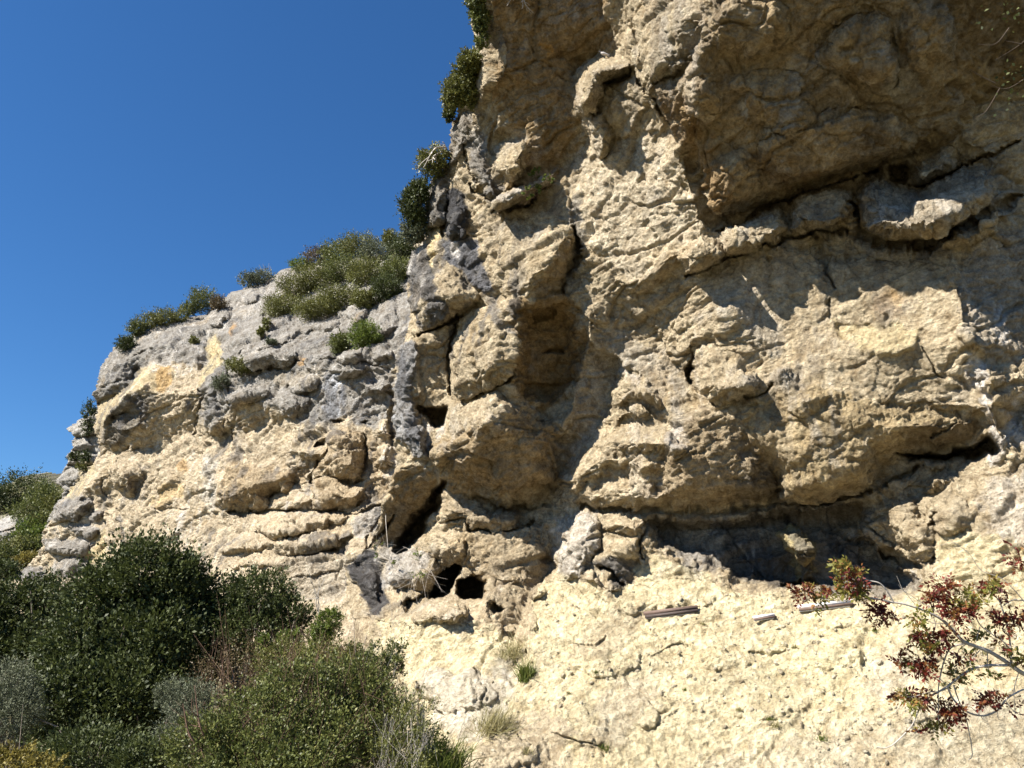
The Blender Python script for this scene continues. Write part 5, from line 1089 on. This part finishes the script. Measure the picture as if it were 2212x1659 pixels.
for q, (u, v, ru, rv, lab, mat) in enumerate([(192, 900, 11, 30, 'tall dark shrub in the notch behind the far cliff', DARKLEAF), (162, 988, 12, 8, 'dark cushion shrub between two ledges of the crag', DARKLEAF), (182, 1008, 12, 9, 'olive shrub low on the crag below the cushion shrub', OLIVELEAF), (186, 985, 8, 12, 'dark shrub right of the cushion shrub on the crag', DARKLEAF)]):
    px_shrub(crag, u, v, ru, rv, lab, mat, 2200 if rv > 20 else 1000, 0.2, 'shrubs on the crag', seed=240 + q)
for q, (u, v, ru, rv, lab, mat) in enumerate([
        (45, 1058, 42, 28, 'broad dark pine on the brow of the hillside', DARKLEAF), (4, 1082, 34, 24, 'dark tree left of the broad pine on the hillside', DARKLEAF), (95, 1072, 30, 26, 'green tree on the hillside brow nearest the cliff', MIDLEAF), (118, 1092, 20, 24, 'olive tree wedged against the foot of the crag', OLIVELEAF),
        (70, 1105, 34, 20, 'dark green tree under the broad pine', MIDLEAF), (96, 1135, 22, 22, 'yellow green tree halfway down beside the cliff', OLIVELEAF), (70, 1150, 30, 20, 'bright olive scrub right of the pale hillside slab', BRIGHTLEAF),
        (40, 1180, 34, 16, 'low olive scrub below the pale hillside slab', OLIVELEAF), (80, 1180, 18, 16, 'green scrub touching the lower cliff edge', MIDLEAF), (5, 1200, 28, 18, 'dark scrub at the left edge below the slab', MIDLEAF), (60, 1212, 24, 12, 'yellowish scrub at the foot of the hillside', YELLOWLEAF), (10, 1232, 26, 16, 'dark scrub at the bottom of the hillside', DARKLEAF)]):
    px_shrub(hill, u, v, ru, rv, lab, mat, int(900 + ru * rv * 3.5), 0.36, 'trees and scrub on the hillside', name='tree' if q < 6 else 'shrub', seed=260 + q)

# foreground thicket
def gnd(u, d, off=0.0):
    p = at(u, 1500, d); p[2] = ground_z(p[0], p[1]) + off
    return p
shrub('holm_oak', 'large dark holm oak with a rounded top, centre of the thicket', 'tree', 'trees in the thicket', [(320, 1262, 14.6, 112, 92), (215, 1298, 14.4, 90, 78), (385, 1295, 14.6, 80, 90), (330, 1410, 13.8, 120, 95), (190, 1420, 13.6, 110, 95), (270, 1520, 13.0, 130, 90), (140, 1530, 12.6, 100, 90), (400, 1440, 14.0, 70, 90)], 88000, 0.072, DARKLEAF, gnd(280, 14), 301, 0.6, depth=0.8, twigs=60, r0=0.09)
shrub('holm_oak', 'dark holm oak at the left edge of the photo', 'tree', 'trees in the thicket', [(30, 1330, 15.5, 90, 70), (95, 1290, 15.6, 60, 45), (20, 1420, 15.0, 90, 80), (90, 1400, 14.8, 70, 70), (-90, 1380, 15, 110, 110)], 36000, 0.07, DARKLEAF, gnd(20, 15.2), 302, 0.6, twigs=30, r0=0.08)
shrub('holm_oak', 'dark open holm oak in front of the overhanging slab, rock showing through', 'tree', 'trees in the thicket', [(560, 1290, 14.8, 75, 55), (500, 1330, 14.6, 60, 60), (620, 1330, 14.6, 55, 50), (550, 1370, 14.4, 90, 55), (470, 1290, 14.8, 45, 50)], 22000, 0.06, DARKLEAF, gnd(540, 14.6), 303, 0.6, twigs=45, r0=0.06)
shrub('shrub', 'silvery olive shrub at the left edge of the photo', 'shrub', 'shrubs in the thicket', [(15, 1490, 11.0, 60, 60), (35, 1540, 10.8, 55, 50)], 14000, 0.04, SILVERLEAF, gnd(20, 11), 304, 0.25, twigs=20)
shrub('shrub', 'silvery grey shrub between the dark oak and the green front bush', 'shrub', 'shrubs in the thicket', [(415, 1530, 10.2, 55, 55), (370, 1500, 10.4, 35, 35), (400, 1590, 9.8, 60, 55)], 17000, 0.036, SILVERLEAF, gnd(410, 10), 305, 0.25, twigs=24)
shrub('shrub', 'bright yellow green bush under the black stained rock', 'shrub', 'shrubs in the thicket', [(712, 1348, 13.0, 28, 34), (690, 1375, 13.0, 28, 28), (625, 1385, 12.6, 28, 28), (565, 1400, 12.4, 22, 28)], 9000, 0.045, BRIGHTLEAF, gnd(650, 12.8), 306, 0.45, twigs=20, shell=0.2)
shrub('shrub', 'reddish brown leafless shrub in the middle of the thicket', 'shrub', 'shrubs in the thicket', [(530, 1445, 11.2, 110, 60), (610, 1470, 11, 80, 60), (470, 1470, 11.3, 50, 60)], 5200, 0.03, BROWNLEAF, gnd(540, 11), 307, 0.5, wood=BROWNBARK, twigs=90, extra_bare=90, r0=0.012)
shrub('shrub', 'wide mixed green bush with bare twigs, front of the thicket', 'shrub', 'shrubs in the thicket', [(560, 1570, 8.6, 110, 85), (450, 1620, 8.4, 100, 70), (640, 1510, 9.0, 90, 85), (740, 1500, 9.2, 80, 75), (690, 1610, 8.6, 120, 80), (590, 1660, 8.2, 160, 60), (810, 1560, 9.0, 75, 75), (870, 1620, 8.7, 85, 55), (780, 1500, 9.2, 70, 60)], 66000, 0.036, MIDLEAF, gnd(600, 8.8), 308, 0.55, wood=BROWNBARK, twigs=90, extra_bare=330, r0=0.011, depth=0.7)
shrub('shrub', 'light green leaning bush in front of the pale rock ledge', 'shrub', 'shrubs in the thicket', [(810, 1450, 9.6, 45, 60), (850, 1420, 9.7, 28, 40), (790, 1540, 9.3, 70, 70)], 13000, 0.034, MIDLEAF, gnd(790, 9.5), 309, 0.55, wood=PALEBARK, twigs=40, extra_bare=70, r0=0.009, shell=0.25)
shrub('shrub', 'grey brown twiggy bush at the bottom beside the green grass clump', 'shrub', 'shrubs in the thicket', [(880, 1570, 8.6, 60, 60), (910, 1540, 8.7, 40, 50), (860, 1640, 8.3, 80, 50)], 4200, 0.03, OLIVELEAF, gnd(850, 8.8), 310, 0.4, wood=PALEBARK, twigs=70, extra_bare=90, r0=0.008)
shrub('shrub', 'yellow leaved bush in the bottom left corner', 'shrub', 'shrubs in the thicket', [(35, 1640, 7.6, 60, 32), (90, 1660, 7.4, 50, 25)], 2600, 0.04, YELLOWLEAF, gnd(50, 7.5), 311, 0.5, twigs=20)
shrub('shrub', 'low dark undergrowth bush along the bottom edge, between the yellow bush and the mixed bush', 'shrub', 'shrubs in the thicket', [(200, 1640, 9.6, 110, 60), (310, 1650, 9.2, 70, 45)], 14000, 0.046, DARKLEAF, gnd(220, 9.4), 312, 0.55, twigs=40)
def stems(name, label, p, ends, r0, mat, cat='dead branch', seed=1, sub=3):
    r = np.random.default_rng(seed); mb = MB(); p = np.asarray(p, float)
    for e in ends:
        e = np.asarray(e, float); L_ = np.linalg.norm(e - p)
        P = curve_pts([p, p + (e - p) * 0.5 + r.normal(size=3) * L_ * 0.1, e], 8); mb.tube(P, np.linspace(r0, r0 * 0.25, len(P)), 5)
        for k in range(sub):
            s0 = P[int(len(P) * r.uniform(0.4, 0.9)) - 1]
            t = s0 + unit(e - p + r.normal(size=3) * L_ * 0.5) * L_ * r.uniform(0.2, 0.4)
            mb.tube(curve_pts([s0, (s0 + t) / 2 + r.normal(size=3) * L_ * 0.03, t], 5), np.linspace(r0 * 0.5, r0 * 0.15, 5), 4)
    return tag(mb.obj(name, mat, None, p), label, cat)
d = 8.3
stems('bare_twig', 'forked brown bare twig rising in front of the dark undergrowth', at(470, 1650, d), [at(395, 1520, d), at(420, 1480, d), at(440, 1560, d)], 0.014, BROWNBARK, 'twig', 5)
stems('dead_twig', 'pale dead twigs standing before the grey rock right of the oak', on_far(690, 1330) * 0 + at(690, 1330, 13.4), [at(665, 1230, 13.4), at(710, 1235, 13.4), at(690, 1250, 13.4)], 0.012, PALEBARK, 'twig', 6)
stems('hanging_root', 'dead roots and twigs hanging from the top of the shaded roof', on_near(1130, -12), [on_near(1130, 42) + [0, -.3, 0], on_near(1095, 38) + [0, -.3, 0], on_near(1152, 48) + [0, -.25, 0], on_near(1170, 8) + [0, -.3, 0], on_near(1060, 12) + [0, -.3, 0], on_near(1195, -5) + [0, -.3, 0]], 0.016, PALEBARK, 'dead branch', 7, 5)
stems('dead_branch', 'grey bent dead branch on the scraggy juniper at the cliff edge', on_near(962, 325), [at(940, 345, 17.2), at(915, 362, 17.2), at(935, 318, 17.2)], 0.03, PALEBARK, 'dead branch', 8)
shrub('fig_shrub', 'pale stemmed fig shrub hanging from the dark cleft', 'shrub', None, [(880, 1205, depth_of(on_near(880, 1205)) - 0.5, 45, 14), (820, 1190, depth_of(on_near(830, 1200)) - 0.6, 18, 20), (900, 1235, depth_of(on_near(900, 1230)) - 0.6, 25, 15)], 260, 0.05, BRIGHTLEAF, on_near(880, 1180), 320, 0.7, wood=PALEBARK, twigs=30, extra_bare=60, r0=0.014)
shrub('ivy', 'bright green ivy trailing over the white ledge', 'climbing plant', None, [(1172, 400, depth_of(on_near(1172, 400)) - 0.35, 16, 16), (1158, 372, depth_of(on_near(1158, 380)) - 0.4, 12, 20), (1190, 385, depth_of(on_near(1190, 385)) - 0.35, 8, 14), (1140, 415, depth_of(on_near(1140, 415)) - 0.35, 14, 16)], 520, 0.05, BRIGHTLEAF, on_near(1180, 410), 321, 0.8, wood=BROWNBARK, twigs=40, extra_bare=50, r0=0.006)
tuft('grass_clump', 'bright green broom clump in the cleft left of the earth slope', 'grass', None, on_near(1136, 1470) + [0, -.1, 0], 0.38, 300, GREENGRASS, 330, 0.5, 0.006)
tuft('dry_grass', 'dry grey grass fan at the foot of the earth slope', 'grass', None, on_near(1062, 1580) + [0, -.1, 0], 0.55, 380, DRYGRASS, 331, 0.9, 0.004, up=(0.5, -.1, 0.9))
tuft('dry_grass', 'thin dry grass above the broom clump in the cleft', 'grass', None, on_near(1108, 1425) + [0, -.1, 0], 0.5, 160, DRYGRASS, 332, 0.7, 0.004)
tuft('grass_clump', 'tall green grass clump at the bottom beside the bare rock', 'grass', None, at(945, 1680, 8.6), 0.5, 900, GREENGRASS, 333, 0.8, 0.006)
tuft('grass_clump', 'pale grass fringe above the grey pillar edge', 'grass', None, on_near(905, 525), 0.25, 220, DRYGRASS, 334, 0.8, 0.01)
TG = 'small grass tufts on the earth slope'
for q, (u, v, h, lab) in enumerate([
        (1310, 1620, 0.14, 'spiky green grass tuft at the bottom centre of the pale slope, the largest one'), (1140, 1630, 0.13, 'grass tuft at the bottom beside the smooth rock step'), (1678, 1580, 0.10, 'dark grass tuft low on the slope, lower of a close pair'), (1665, 1560, 0.09, 'grass tuft low on the slope, upper of a close pair'),
        (2040, 1490, 0.08, 'small tuft behind the lower terebinth twigs'), (2010, 1575, 0.1, 'small tuft under the hanging terebinth twig end'), (1780, 1605, 0.09, 'tuft near the bottom edge below the long white board'), (1720, 1405, 0.07, 'tiny tuft below the short board'),
        (1520, 1350, 0.07, 'tiny tuft just right of the dark brown board'), (1480, 1490, 0.06, 'tiny tuft in the open middle of the pale slope'), (1930, 1520, 0.08, 'small tuft left of the lowest terebinth leaves'), (2130, 1420, 0.08, 'small tuft seen between the thick terebinth branches'),
        (1890, 1365, 0.07, 'tiny tuft under the terebinth tip beside the long white board'), (1600, 1540, 0.07, 'tiny tuft left of the close pair of tufts'), (1230, 1500, 0.06, 'tiny tuft on the grey streak of the slope, lower one'), (1290, 1455, 0.06, 'tiny tuft on the grey streak of the slope, upper one')]):
    tuft('grass_tuft', lab, 'grass', TG, on_near(u, v), h, 60, DRYGRASS if q % 3 else GREENGRASS, 340 + q, 1.0, 0.004)
for q, (u, v, h, lab) in enumerate([(1010, 150, .3, 'dry grass fringe under the green juniper on the edge'), (1005, 215, .3, 'pale grass tuft beneath the bushy hanging juniper')]):
    tuft('dry_grass', lab, 'grass', None, on_near(1028, v + 5), h, 200, DRYGRASS, 370 + q, 0.9, 0.008)

shrub('shrub', 'dense olive bush right of the leafless shrub, under the bright bush', 'shrub', 'shrubs in the thicket', [(690, 1440, 11.2, 75, 50), (610, 1430, 11.4, 60, 40), (760, 1440, 11.0, 45, 45)], 12000, 0.038, OLIVELEAF, gnd(690, 11), 313, 0.5, wood=BROWNBARK, twigs=50, extra_bare=70, r0=0.01)
# ------------------------------------------------------------------ the terebinth reaching in from the right
def tw(px, py): return 1603.7 + px / 3.0, 1106 + py / 3.0
TD = 4.2
def tp(px, py, dd=0.0):
    u, v = tw(px, py)
    return at(u, v, TD + dd)
root = np.array([3.9, 4.6, 0.0]); root[2] = 0.9
tree = tag(empty('terebinth_tree', root), 'terebinth reaching in from the right with bare grey branches and young red leaves', 'tree')
B = [([root, (3.5, 4.4, 1.4), tp(2100, 1150, .3), tp(1940, 1100, .15), tp(1825, 1050), tp(1740, 990), tp(1600, 900), tp(1450, 850), tp(1340, 740), tp(1280, 690), tp(1200, 645), tp(1060, 600), tp(980, 585), tp(830, 552), tp(770, 545)], .026, .004),
     ([tp(980, 585), tp(930, 500), tp(885, 458), tp(820, 445), tp(760, 415)], .008, .004), ([tp(980, 590), tp(850, 560), tp(720, 568), tp(600, 572), tp(510, 558)], .006, .003),
     ([tp(1740, 990), tp(1550, 1000), tp(1430, 1050), tp(1340, 1120), tp(1215, 1200), tp(1150, 1270), tp(1100, 1380), tp(1000, 1490), tp(930, 1530), tp(870, 1525)], .012, .003),
     ([tp(1450, 850), tp(1350, 880), tp(1300, 990), tp(1272, 1130), tp(1270, 1250), tp(1272, 1370)], .008, .003), ([tp(1330, 1130), tp(1370, 1215), tp(1450, 1290), tp(1560, 1322), tp(1650, 1290), tp(1710, 1215), tp(1780, 1170), tp(1900, 1140, .1)], .009, .006),
     ([tp(1370, 1120), tp(1400, 1210), tp(1440, 1310), tp(1470, 1420), tp(1490, 1570), tp(1465, 1605)], .006, .003), ([tp(1745, 990), tp(1735, 850), tp(1720, 740), tp(1680, 620), tp(1650, 560), tp(1600, 520)], .01, .003),
     ([tp(1740, 900), tp(1680, 830), tp(1560, 745), tp(1515, 690), tp(1480, 640)], .007, .003), ([tp(1690, 610), tp(1760, 575), tp(1900, 575)], .005, .004), ([tp(1240, 680), tp(1250, 740), tp(1225, 800)], .004, .002), ([tp(1540, 740), tp(1520, 820), tp(1510, 850)], .004, .002),
     ([tp(1540, 895), tp(1480, 960), tp(1440, 1020)], .004, .002), ([tp(1590, 905), tp(1590, 1000), tp(1610, 1060), tp(1590, 1130)], .004, .002), ([tp(1460, 850), tp(1400, 900), tp(1390, 1000), tp(1380, 1040)], .004, .002), ([tp(1320, 1110), tp(1210, 1035), tp(1130, 1000)], .004, .002),
     ([tp(1250, 1160), tp(1130, 1190), tp(1050, 1200)], .004, .002), ([tp(1340, 730), tp(1250, 720), tp(1160, 690)], .004, .002), ([tp(1330, 710), tp(1300, 620), tp(1250, 560)], .005, .002), ([tp(1440, 850), tp(1350, 830), tp(1200, 840)], .004, .002), ([tp(1280, 660), tp(1150, 580), tp(1060, 520), tp(1010, 470)], .003, .0015), ([tp(1120, 600), tp(1040, 500), tp(1000, 415)], .003, .0015),
     ([tp(1825, 580), tp(1700, 440), tp(1550, 380), tp(1460, 260), tp(1330, 170)], .004, .0015), ([tp(1460, 260), tp(1370, 200), tp(1280, 215)], .002, .001), ([tp(1480, 1260), tp(1560, 1340), tp(1590, 1360)], .003, .0015), ([tp(1650, 1290), tp(1660, 1340), tp(1690, 1345)], .003, .0015), ([tp(1700, 1220), tp(1780, 1300), tp(1900, 1320)], .004, .002), ([tp(1790, 1040), tp(1760, 1160), tp(1770, 1310)], .004, .002),
     ([tp(900, 570), tp(905, 520), tp(890, 500)], .002, .001), ([tp(1000, 610), tp(980, 690), tp(940, 680)], .002, .001), ([tp(1100, 1380), tp(1100, 1440)], .002, .001), ([tp(1750, 1000), tp(1850, 960, .1), tp(2000, 950, .2)], .012, .008), ([tp(560, 560), tp(545, 530), tp(540, 490)], .003, .002)]
for P, ra, rb in B:
    m = MB(); Q = curve_pts(P, 6 * len(P)); Q = Q + fbm(Q * 9, 2, 5)[:, None] * 0.006
    m.tube(Q, np.linspace(ra * 0.6, rb * 0.7, len(Q)), 7); m.obj('branch', PALEBARK, tree)
def leaf_cluster(px, py, w, h, n, mat, q):
    r = np.random.default_rng(500 + q); sc = TD / F / 3.0
    c = tp(px, py, r.uniform(-.05, .05))
    C, A, T = [], [], []
    for k in range(max(3, int(n * 0.85))):                      # compound leaves: a stalk with paired leaflets
        s = c + r.normal(size=3) * np.array([w, 0.7 * w, h]) * sc * 0.20
        d = unit(r.normal(size=3) * np.array([1, 1, 0.6]) + np.array([0, 0, -0.15])); Lk = r.uniform(0.05, 0.085)
        side = unit(np.cross(d, r.normal(size=3)))
        t0 = r.uniform(0.1, 0.9)
        for f in (0.3, 0.5, 0.7, 0.9):
            for sg in (-1, 1):
                C.append(s + d * Lk * f + side * sg * 0.012); A.append(d * 0.6 + side * sg); T.append(np.clip(t0 + r.normal() * 0.12, 0, 1))
        C.append(s + d * Lk * 1.1); A.append(d); T.append(t0)
    V, Fc = leaf_arrays(np.array(C), np.array(A), 0.026, 0.5, r)
    link('leaf_cluster', mesh_from('leaf_cluster', V - root, Fc, mat, False, None, {'tint': np.repeat(T, 4)}), tree)
R_, G_ = REDLEAF, GREENRED
LC = [(400, 515, 90, 90, 22, R_), (475, 550, 90, 110, 22, G_), (540, 495, 70, 50, 9, R_), (690, 370, 100, 100, 30, G_), (710, 420, 110, 90, 22, R_), (680, 500, 150, 90, 34, G_), (770, 520, 110, 80, 24, G_), (740, 480, 120, 70, 14, R_), (880, 620, 110, 110, 30, R_), (930, 670, 40, 80, 8, R_), (1335, 480, 130, 80, 24, R_), (1280, 570, 170, 110, 40, R_), (1390, 640, 160, 130, 44, R_), (1420, 600, 120, 90, 22, G_), (1500, 560, 140, 90, 26, G_),
      (1620, 490, 100, 90, 20, R_), (1650, 480, 80, 60, 12, G_), (1660, 690, 90, 90, 24, R_), (1770, 695, 110, 80, 26, R_), (1135, 680, 70, 100, 16, G_), (1135, 745, 60, 30, 7, G_), (1170, 820, 130, 100, 30, R_), (1240, 870, 110, 80, 22, G_), (1290, 860, 80, 70, 12, R_), (1320, 800, 110, 80, 22, R_), (1560, 795, 70, 80, 12, G_), (1690, 825, 40, 30, 5, R_), (1035, 970, 70, 60, 12, R_), (1105, 985, 70, 80, 16, G_), (1165, 1015, 90, 90, 26, R_), (1200, 945, 90, 60, 12, R_),
      (1380, 1060, 80, 100, 20, G_), (1410, 935, 60, 60, 10, R_), (1470, 940, 50, 40, 6, G_), (1610, 1060, 50, 90, 8, G_), (1040, 1185, 90, 60, 12, R_), (1090, 1215, 100, 80, 22, G_), (1180, 1200, 90, 90, 22, R_), (1335, 1270, 90, 120, 32, R_), (1370, 1320, 60, 60, 12, R_), (1600, 1210, 150, 100, 34, R_), (1265, 1385, 100, 90, 20, G_), (1735, 1285, 40, 30, 5, R_), (1815, 320, 40, 120, 14, R_), (1805, 945, 60, 60, 14, G_), (1780, 910, 50, 60, 8, G_), (1100, 1410, 20, 30, 3, R_)]
for q, (px, py, w, h, n, m) in enumerate(LC): leaf_cluster(px, py, w, h, n, m, q)
# faint twigs before the dark roof, top right
t2 = tag(empty('overhanging_branch', at(2240, 60, 7.0)), 'thin bare twigs with a few green leaves hanging before the dark roof', 'branch')
m = MB()
for P in ([(2240, 60), (2205, 95), (2150, 130)], [(2205, 95), (2172, 88)], [(2240, 150), (2180, 190), (2140, 185)], [(2160, 190), (2130, 240), (2105, 255)], [(2150, 180), (2120, 165), (2095, 150)], [(2180, 60), (2150, 95), (2110, 95)], [(2240, 10), (2200, 35)]):
    m.tube(curve_pts([at(u, v, 7.0) for u, v in P], 8), np.linspace(.004, .0012, len(curve_pts([at(u, v, 7.0) for u, v in P], 8))), 5)
m.obj('twig', plain('dark_twig', (0.07, 0.05, 0.035), 0.9, 30, 0.3), t2)
r = np.random.default_rng(77); C = np.concatenate([at(u, v, 7.0) + r.normal(size=(n, 3)) * s for u, v, n, s in [(2200, 160, 26, .08), (2195, 25, 26, .08), (2175, 210, 20, .08), (2130, 30, 10, .08)]])
V, Fc = leaf_arrays(C, r.normal(size=C.shape), 0.035, 0.6, r)
link('foliage', mesh_from('foliage', V - np.array(t2.location), Fc, DARKLEAF, False, None, {'tint': np.repeat(r.random(len(C)), 4)}), t2)

# ------------------------------------------------------------------ gravel and small stones bedded in the slope
r = np.random.default_rng(88)
ico = np.array([[0, 0, 1], [.89, 0, .45], [.28, .85, .45], [-.72, .53, .45], [-.72, -.53, .45], [.28, -.85, .45], [.72, .53, -.45], [-.28, .85, -.45], [-.89, 0, -.45], [-.28, -.85, -.45], [.72, -.53, -.45], [0, 0, -1]])
icf = np.array([[0, 1, 2], [0, 2, 3], [0, 3, 4], [0, 4, 5], [0, 5, 1], [1, 6, 2], [2, 7, 3], [3, 8, 4], [4, 9, 5], [5, 10, 1], [6, 7, 2], [7, 8, 3], [8, 9, 4], [9, 10, 5], [10, 6, 1], [11, 7, 6], [11, 8, 7], [11, 9, 8], [11, 10, 9], [11, 6, 10]])
uu = r.uniform(1000, 2230, 2600); vv = r.uniform(1270, 1680, 2600)
okk = inside(np.array(slope_poly, float), uu + 0.0, vv + 0.0) & (vnoise(np.stack([uu / 90, vv / 60, 0 * uu], -1), 5) > -0.15)
uu, vv = uu[okk], vv[okk]; nn_ = len(uu)
pp, pn = near.D_at(uu, vv)
sz = 0.007 + 0.030 * r.random(nn_) ** 4.5
shp = ico[None] * (1 + 0.35 * r.normal(size=(nn_, 12, 1))) * r.uniform(0.6, 1.3, (nn_, 1, 3))
V = pp[:, None] + shp * sz[:, None, None] + pn[:, None] * (sz * 0.15)[:, None, None]
Fc = (np.arange(nn_) * 12)[:, None, None] + icf[None]
gcol = np.clip(np.array([0.66, 0.59, 0.43]) * r.uniform(0.72, 1.15, (nn_, 1)), 0, .8)
tag(link('gravel', mesh_from('gravel', V.reshape(-1, 3), Fc.reshape(-1, 3), ROCK, False, np.repeat(gcol, 12, 0))), 'pale gravel and small stones bedded in the earth slope', 'gravel', None, 'stuff')

# ------------------------------------------------------------------ boards fixed to the slope
BROWNWOOD = plain('brown_board', (0.13, 0.085, 0.065), 0.75, 9, 0.45, (1, 1, 12), 0.004)
DARKWOOD = plain('dark_board', (0.06, 0.042, 0.036), 0.75, 9, 0.45, (1, 1, 12), 0.004)
WHITEWOOD = plain('white_board', (0.72, 0.70, 0.66), 0.7, 14, 0.12, (1, 1, 8))
GREYWOOD = plain('grey_board', (0.42, 0.38, 0.34), 0.8, 14, 0.3, (1, 1, 8))
def board(name, label, a, b, hpx, face, top, lip, topd):
    pa, pb = on_near(*a), on_near(*b)
    da, db = depth_of(pa) - 0.10, depth_of(pb) - 0.10
    A, Bq = at(a[0], a[1], da), at(b[0], b[1], db)
    ax = Bq - A; Lx = np.linalg.norm(ax); x = ax / Lx
    y = unit(np.array([0, 1.0, 0.0]) - x * x[1]); z = unit(np.cross(x, y))
    h = hpx * da / F
    c = (A + Bq) / 2
    e = tag(empty(name, c), label, 'board', 'boards fixed across the earth slope')
    m = MB(); m.box(c + z * h * 0.27, x * Lx, y * 0.03, z * h * 0.46); m.obj('top_board', top, e, smooth=False)
    m = MB(); m.box(c - z * h * 0.14 - y * 0.02 + x * Lx * 0.01, x * Lx * 0.97, y * 0.06, z * h * 0.34); m.obj('face_board', face, e, smooth=False)
    m = MB(); m.box(c - z * h * 0.41 - y * 0.008 - x * Lx * 0.02, x * Lx * 0.9, y * 0.05, z * h * 0.16); m.obj('lip', lip, e, smooth=False)
    m = MB(); m.box(c + x * Lx * 0.46 + z * h * 0.05 + y * topd / 2, x * 0.03, y * topd, z * h * 0.5); m.obj('bracket', GREYWOOD, e, smooth=False)
    return e
board('board', 'dark brown weathered board, leftmost and longest bare one on the slope', (1391, 1330), (1508, 1316), 17, DARKWOOD, BROWNWOOD, GREYWOOD, 0.06)
board('board', 'short brown board with pale edges, smallest on the slope', (1627, 1337), (1674, 1330), 11, BROWNWOOD, WHITEWOOD, WHITEWOOD, 0.08)
board('board', 'long board with a bright white top, just below the dark hollow', (1722, 1315), (1843, 1302), 15, BROWNWOOD, WHITEWOOD, WHITEWOOD, 0.14)

# ------------------------------------------------------------------ two birds on the beak of rock
def bird(label, p, L, face, pitch, bodym, headm, wingm, q):
    p = np.asarray(p, float)
    e = tag(empty('bird', p), label, 'bird', 'birds on the rock beak')
    f = np.array(face, float); f /= np.linalg.norm(f); up = np.array([0, 0, 1.0]); s = np.cross(f, up)
    f2 = f * math.cos(pitch) + up * math.sin(pitch); u2 = np.cross(s, f2)
    def loft(name, prof, mat, off=0):
        m = MB(); rings = []
        ns = 12; ang = np.arange(ns) * 2 * math.pi / ns
        for (t, z, w, h) in prof:
            c = p + f2 * t * L + u2 * z * L
            rings.append(c + s * w * L * np.cos(ang)[:, None] + u2 * h * L * np.sin(ang)[:, None] + s * off * L)
        V = np.concatenate(rings); i, j = np.meshgrid(np.arange(len(prof) - 1), np.arange(ns), indexing='ij'); j2 = (j + 1) % ns
        m.add(V, np.stack([i * ns + j, i * ns + j2, (i + 1) * ns + j2, (i + 1) * ns + j], -1).reshape(-1, 4)); return m.obj(name, mat, e)
    loft('body', [(-.52, .12, .005, .004), (-.5, .12, .05, .012), (-.34, .14, .06, .03), (-.2, .17, .10, .09), (0, .19, .13, .14), (.18, .2, .115, .135), (.28, .25, .075, .09), (.34, .31, .065, .068), (.41, .335, .062, .062), (.47, .33, .035, .036), (.49, .325, .004, .004)], bodym)
    loft('head', [(.29, .285, .003, .003), (.31, .295, .072, .074), (.36, .325, .073, .073), (.42, .338, .067, .066), (.475, .33, .04, .04), (.495, .325, .004, .004)], headm)
    loft('beak', [(.47, .325, .018, .018), (.52, .32, .012, .011), (.56, .31, .002, .002)], headm)
    for sg in (-1, 1): loft('wing', [(.2, .22, .004, .01), (.15, .22, .03, .09), (0, .2, .034, .10), (-.25, .16, .024, .06), (-.5, .13, .012, .025), (-.56, .12, .002, .004)], wingm, sg * .105)
    for sg in (-1, 1):
        m = MB(); b0 = p + f2 * .05 * L + s * sg * .05 * L + u2 * .08 * L; m.tube([b0, p + f2 * .05 * L + s * sg * .05 * L - u2 * .0 * L, p + f2 * .12 * L + s * sg * .05 * L - u2 * .02 * L], [.014 * L, .011 * L, .006 * L], 5); m.obj('leg', headm, e)
DOVE = plain('pale_grey_feathers', (0.52, 0.49, 0.48), 0.8, 60, 0.15); SLATE = plain('dark_slate_feathers', (0.035, 0.035, 0.05), 0.6, 60, 0.3); MIDG = plain('grey_wing_feathers', (0.42, 0.40, 0.40), 0.8, 60, 0.2)
def perch(u, v):                      # first rock met going down the photograph's column: the top of the beak
    vv = np.arange(v, v + 30, 1.5); D = np.array([depth_of(on_near(u, a)) for a in vv])
    k = int(np.argmin(np.diff(D))) + 1
    return at(u, vv[k] - 0.5, D[k] + 0.04)
bird('pale grey bird with a dark head resting on the rock beak', perch(1303, 106) + np.array([0, -0.10, 0.035]), 0.20, (-1, -.15, 0), 0.12, DOVE, SLATE, MIDG, 0)
bird('dark slate bird squatting in the corner of the rock beak', perch(1342, 106) + np.array([0, -0.14, 0.05]), 0.2, (-0.8, -.5, 0), 0.85, SLATE, SLATE, SLATE, 1)
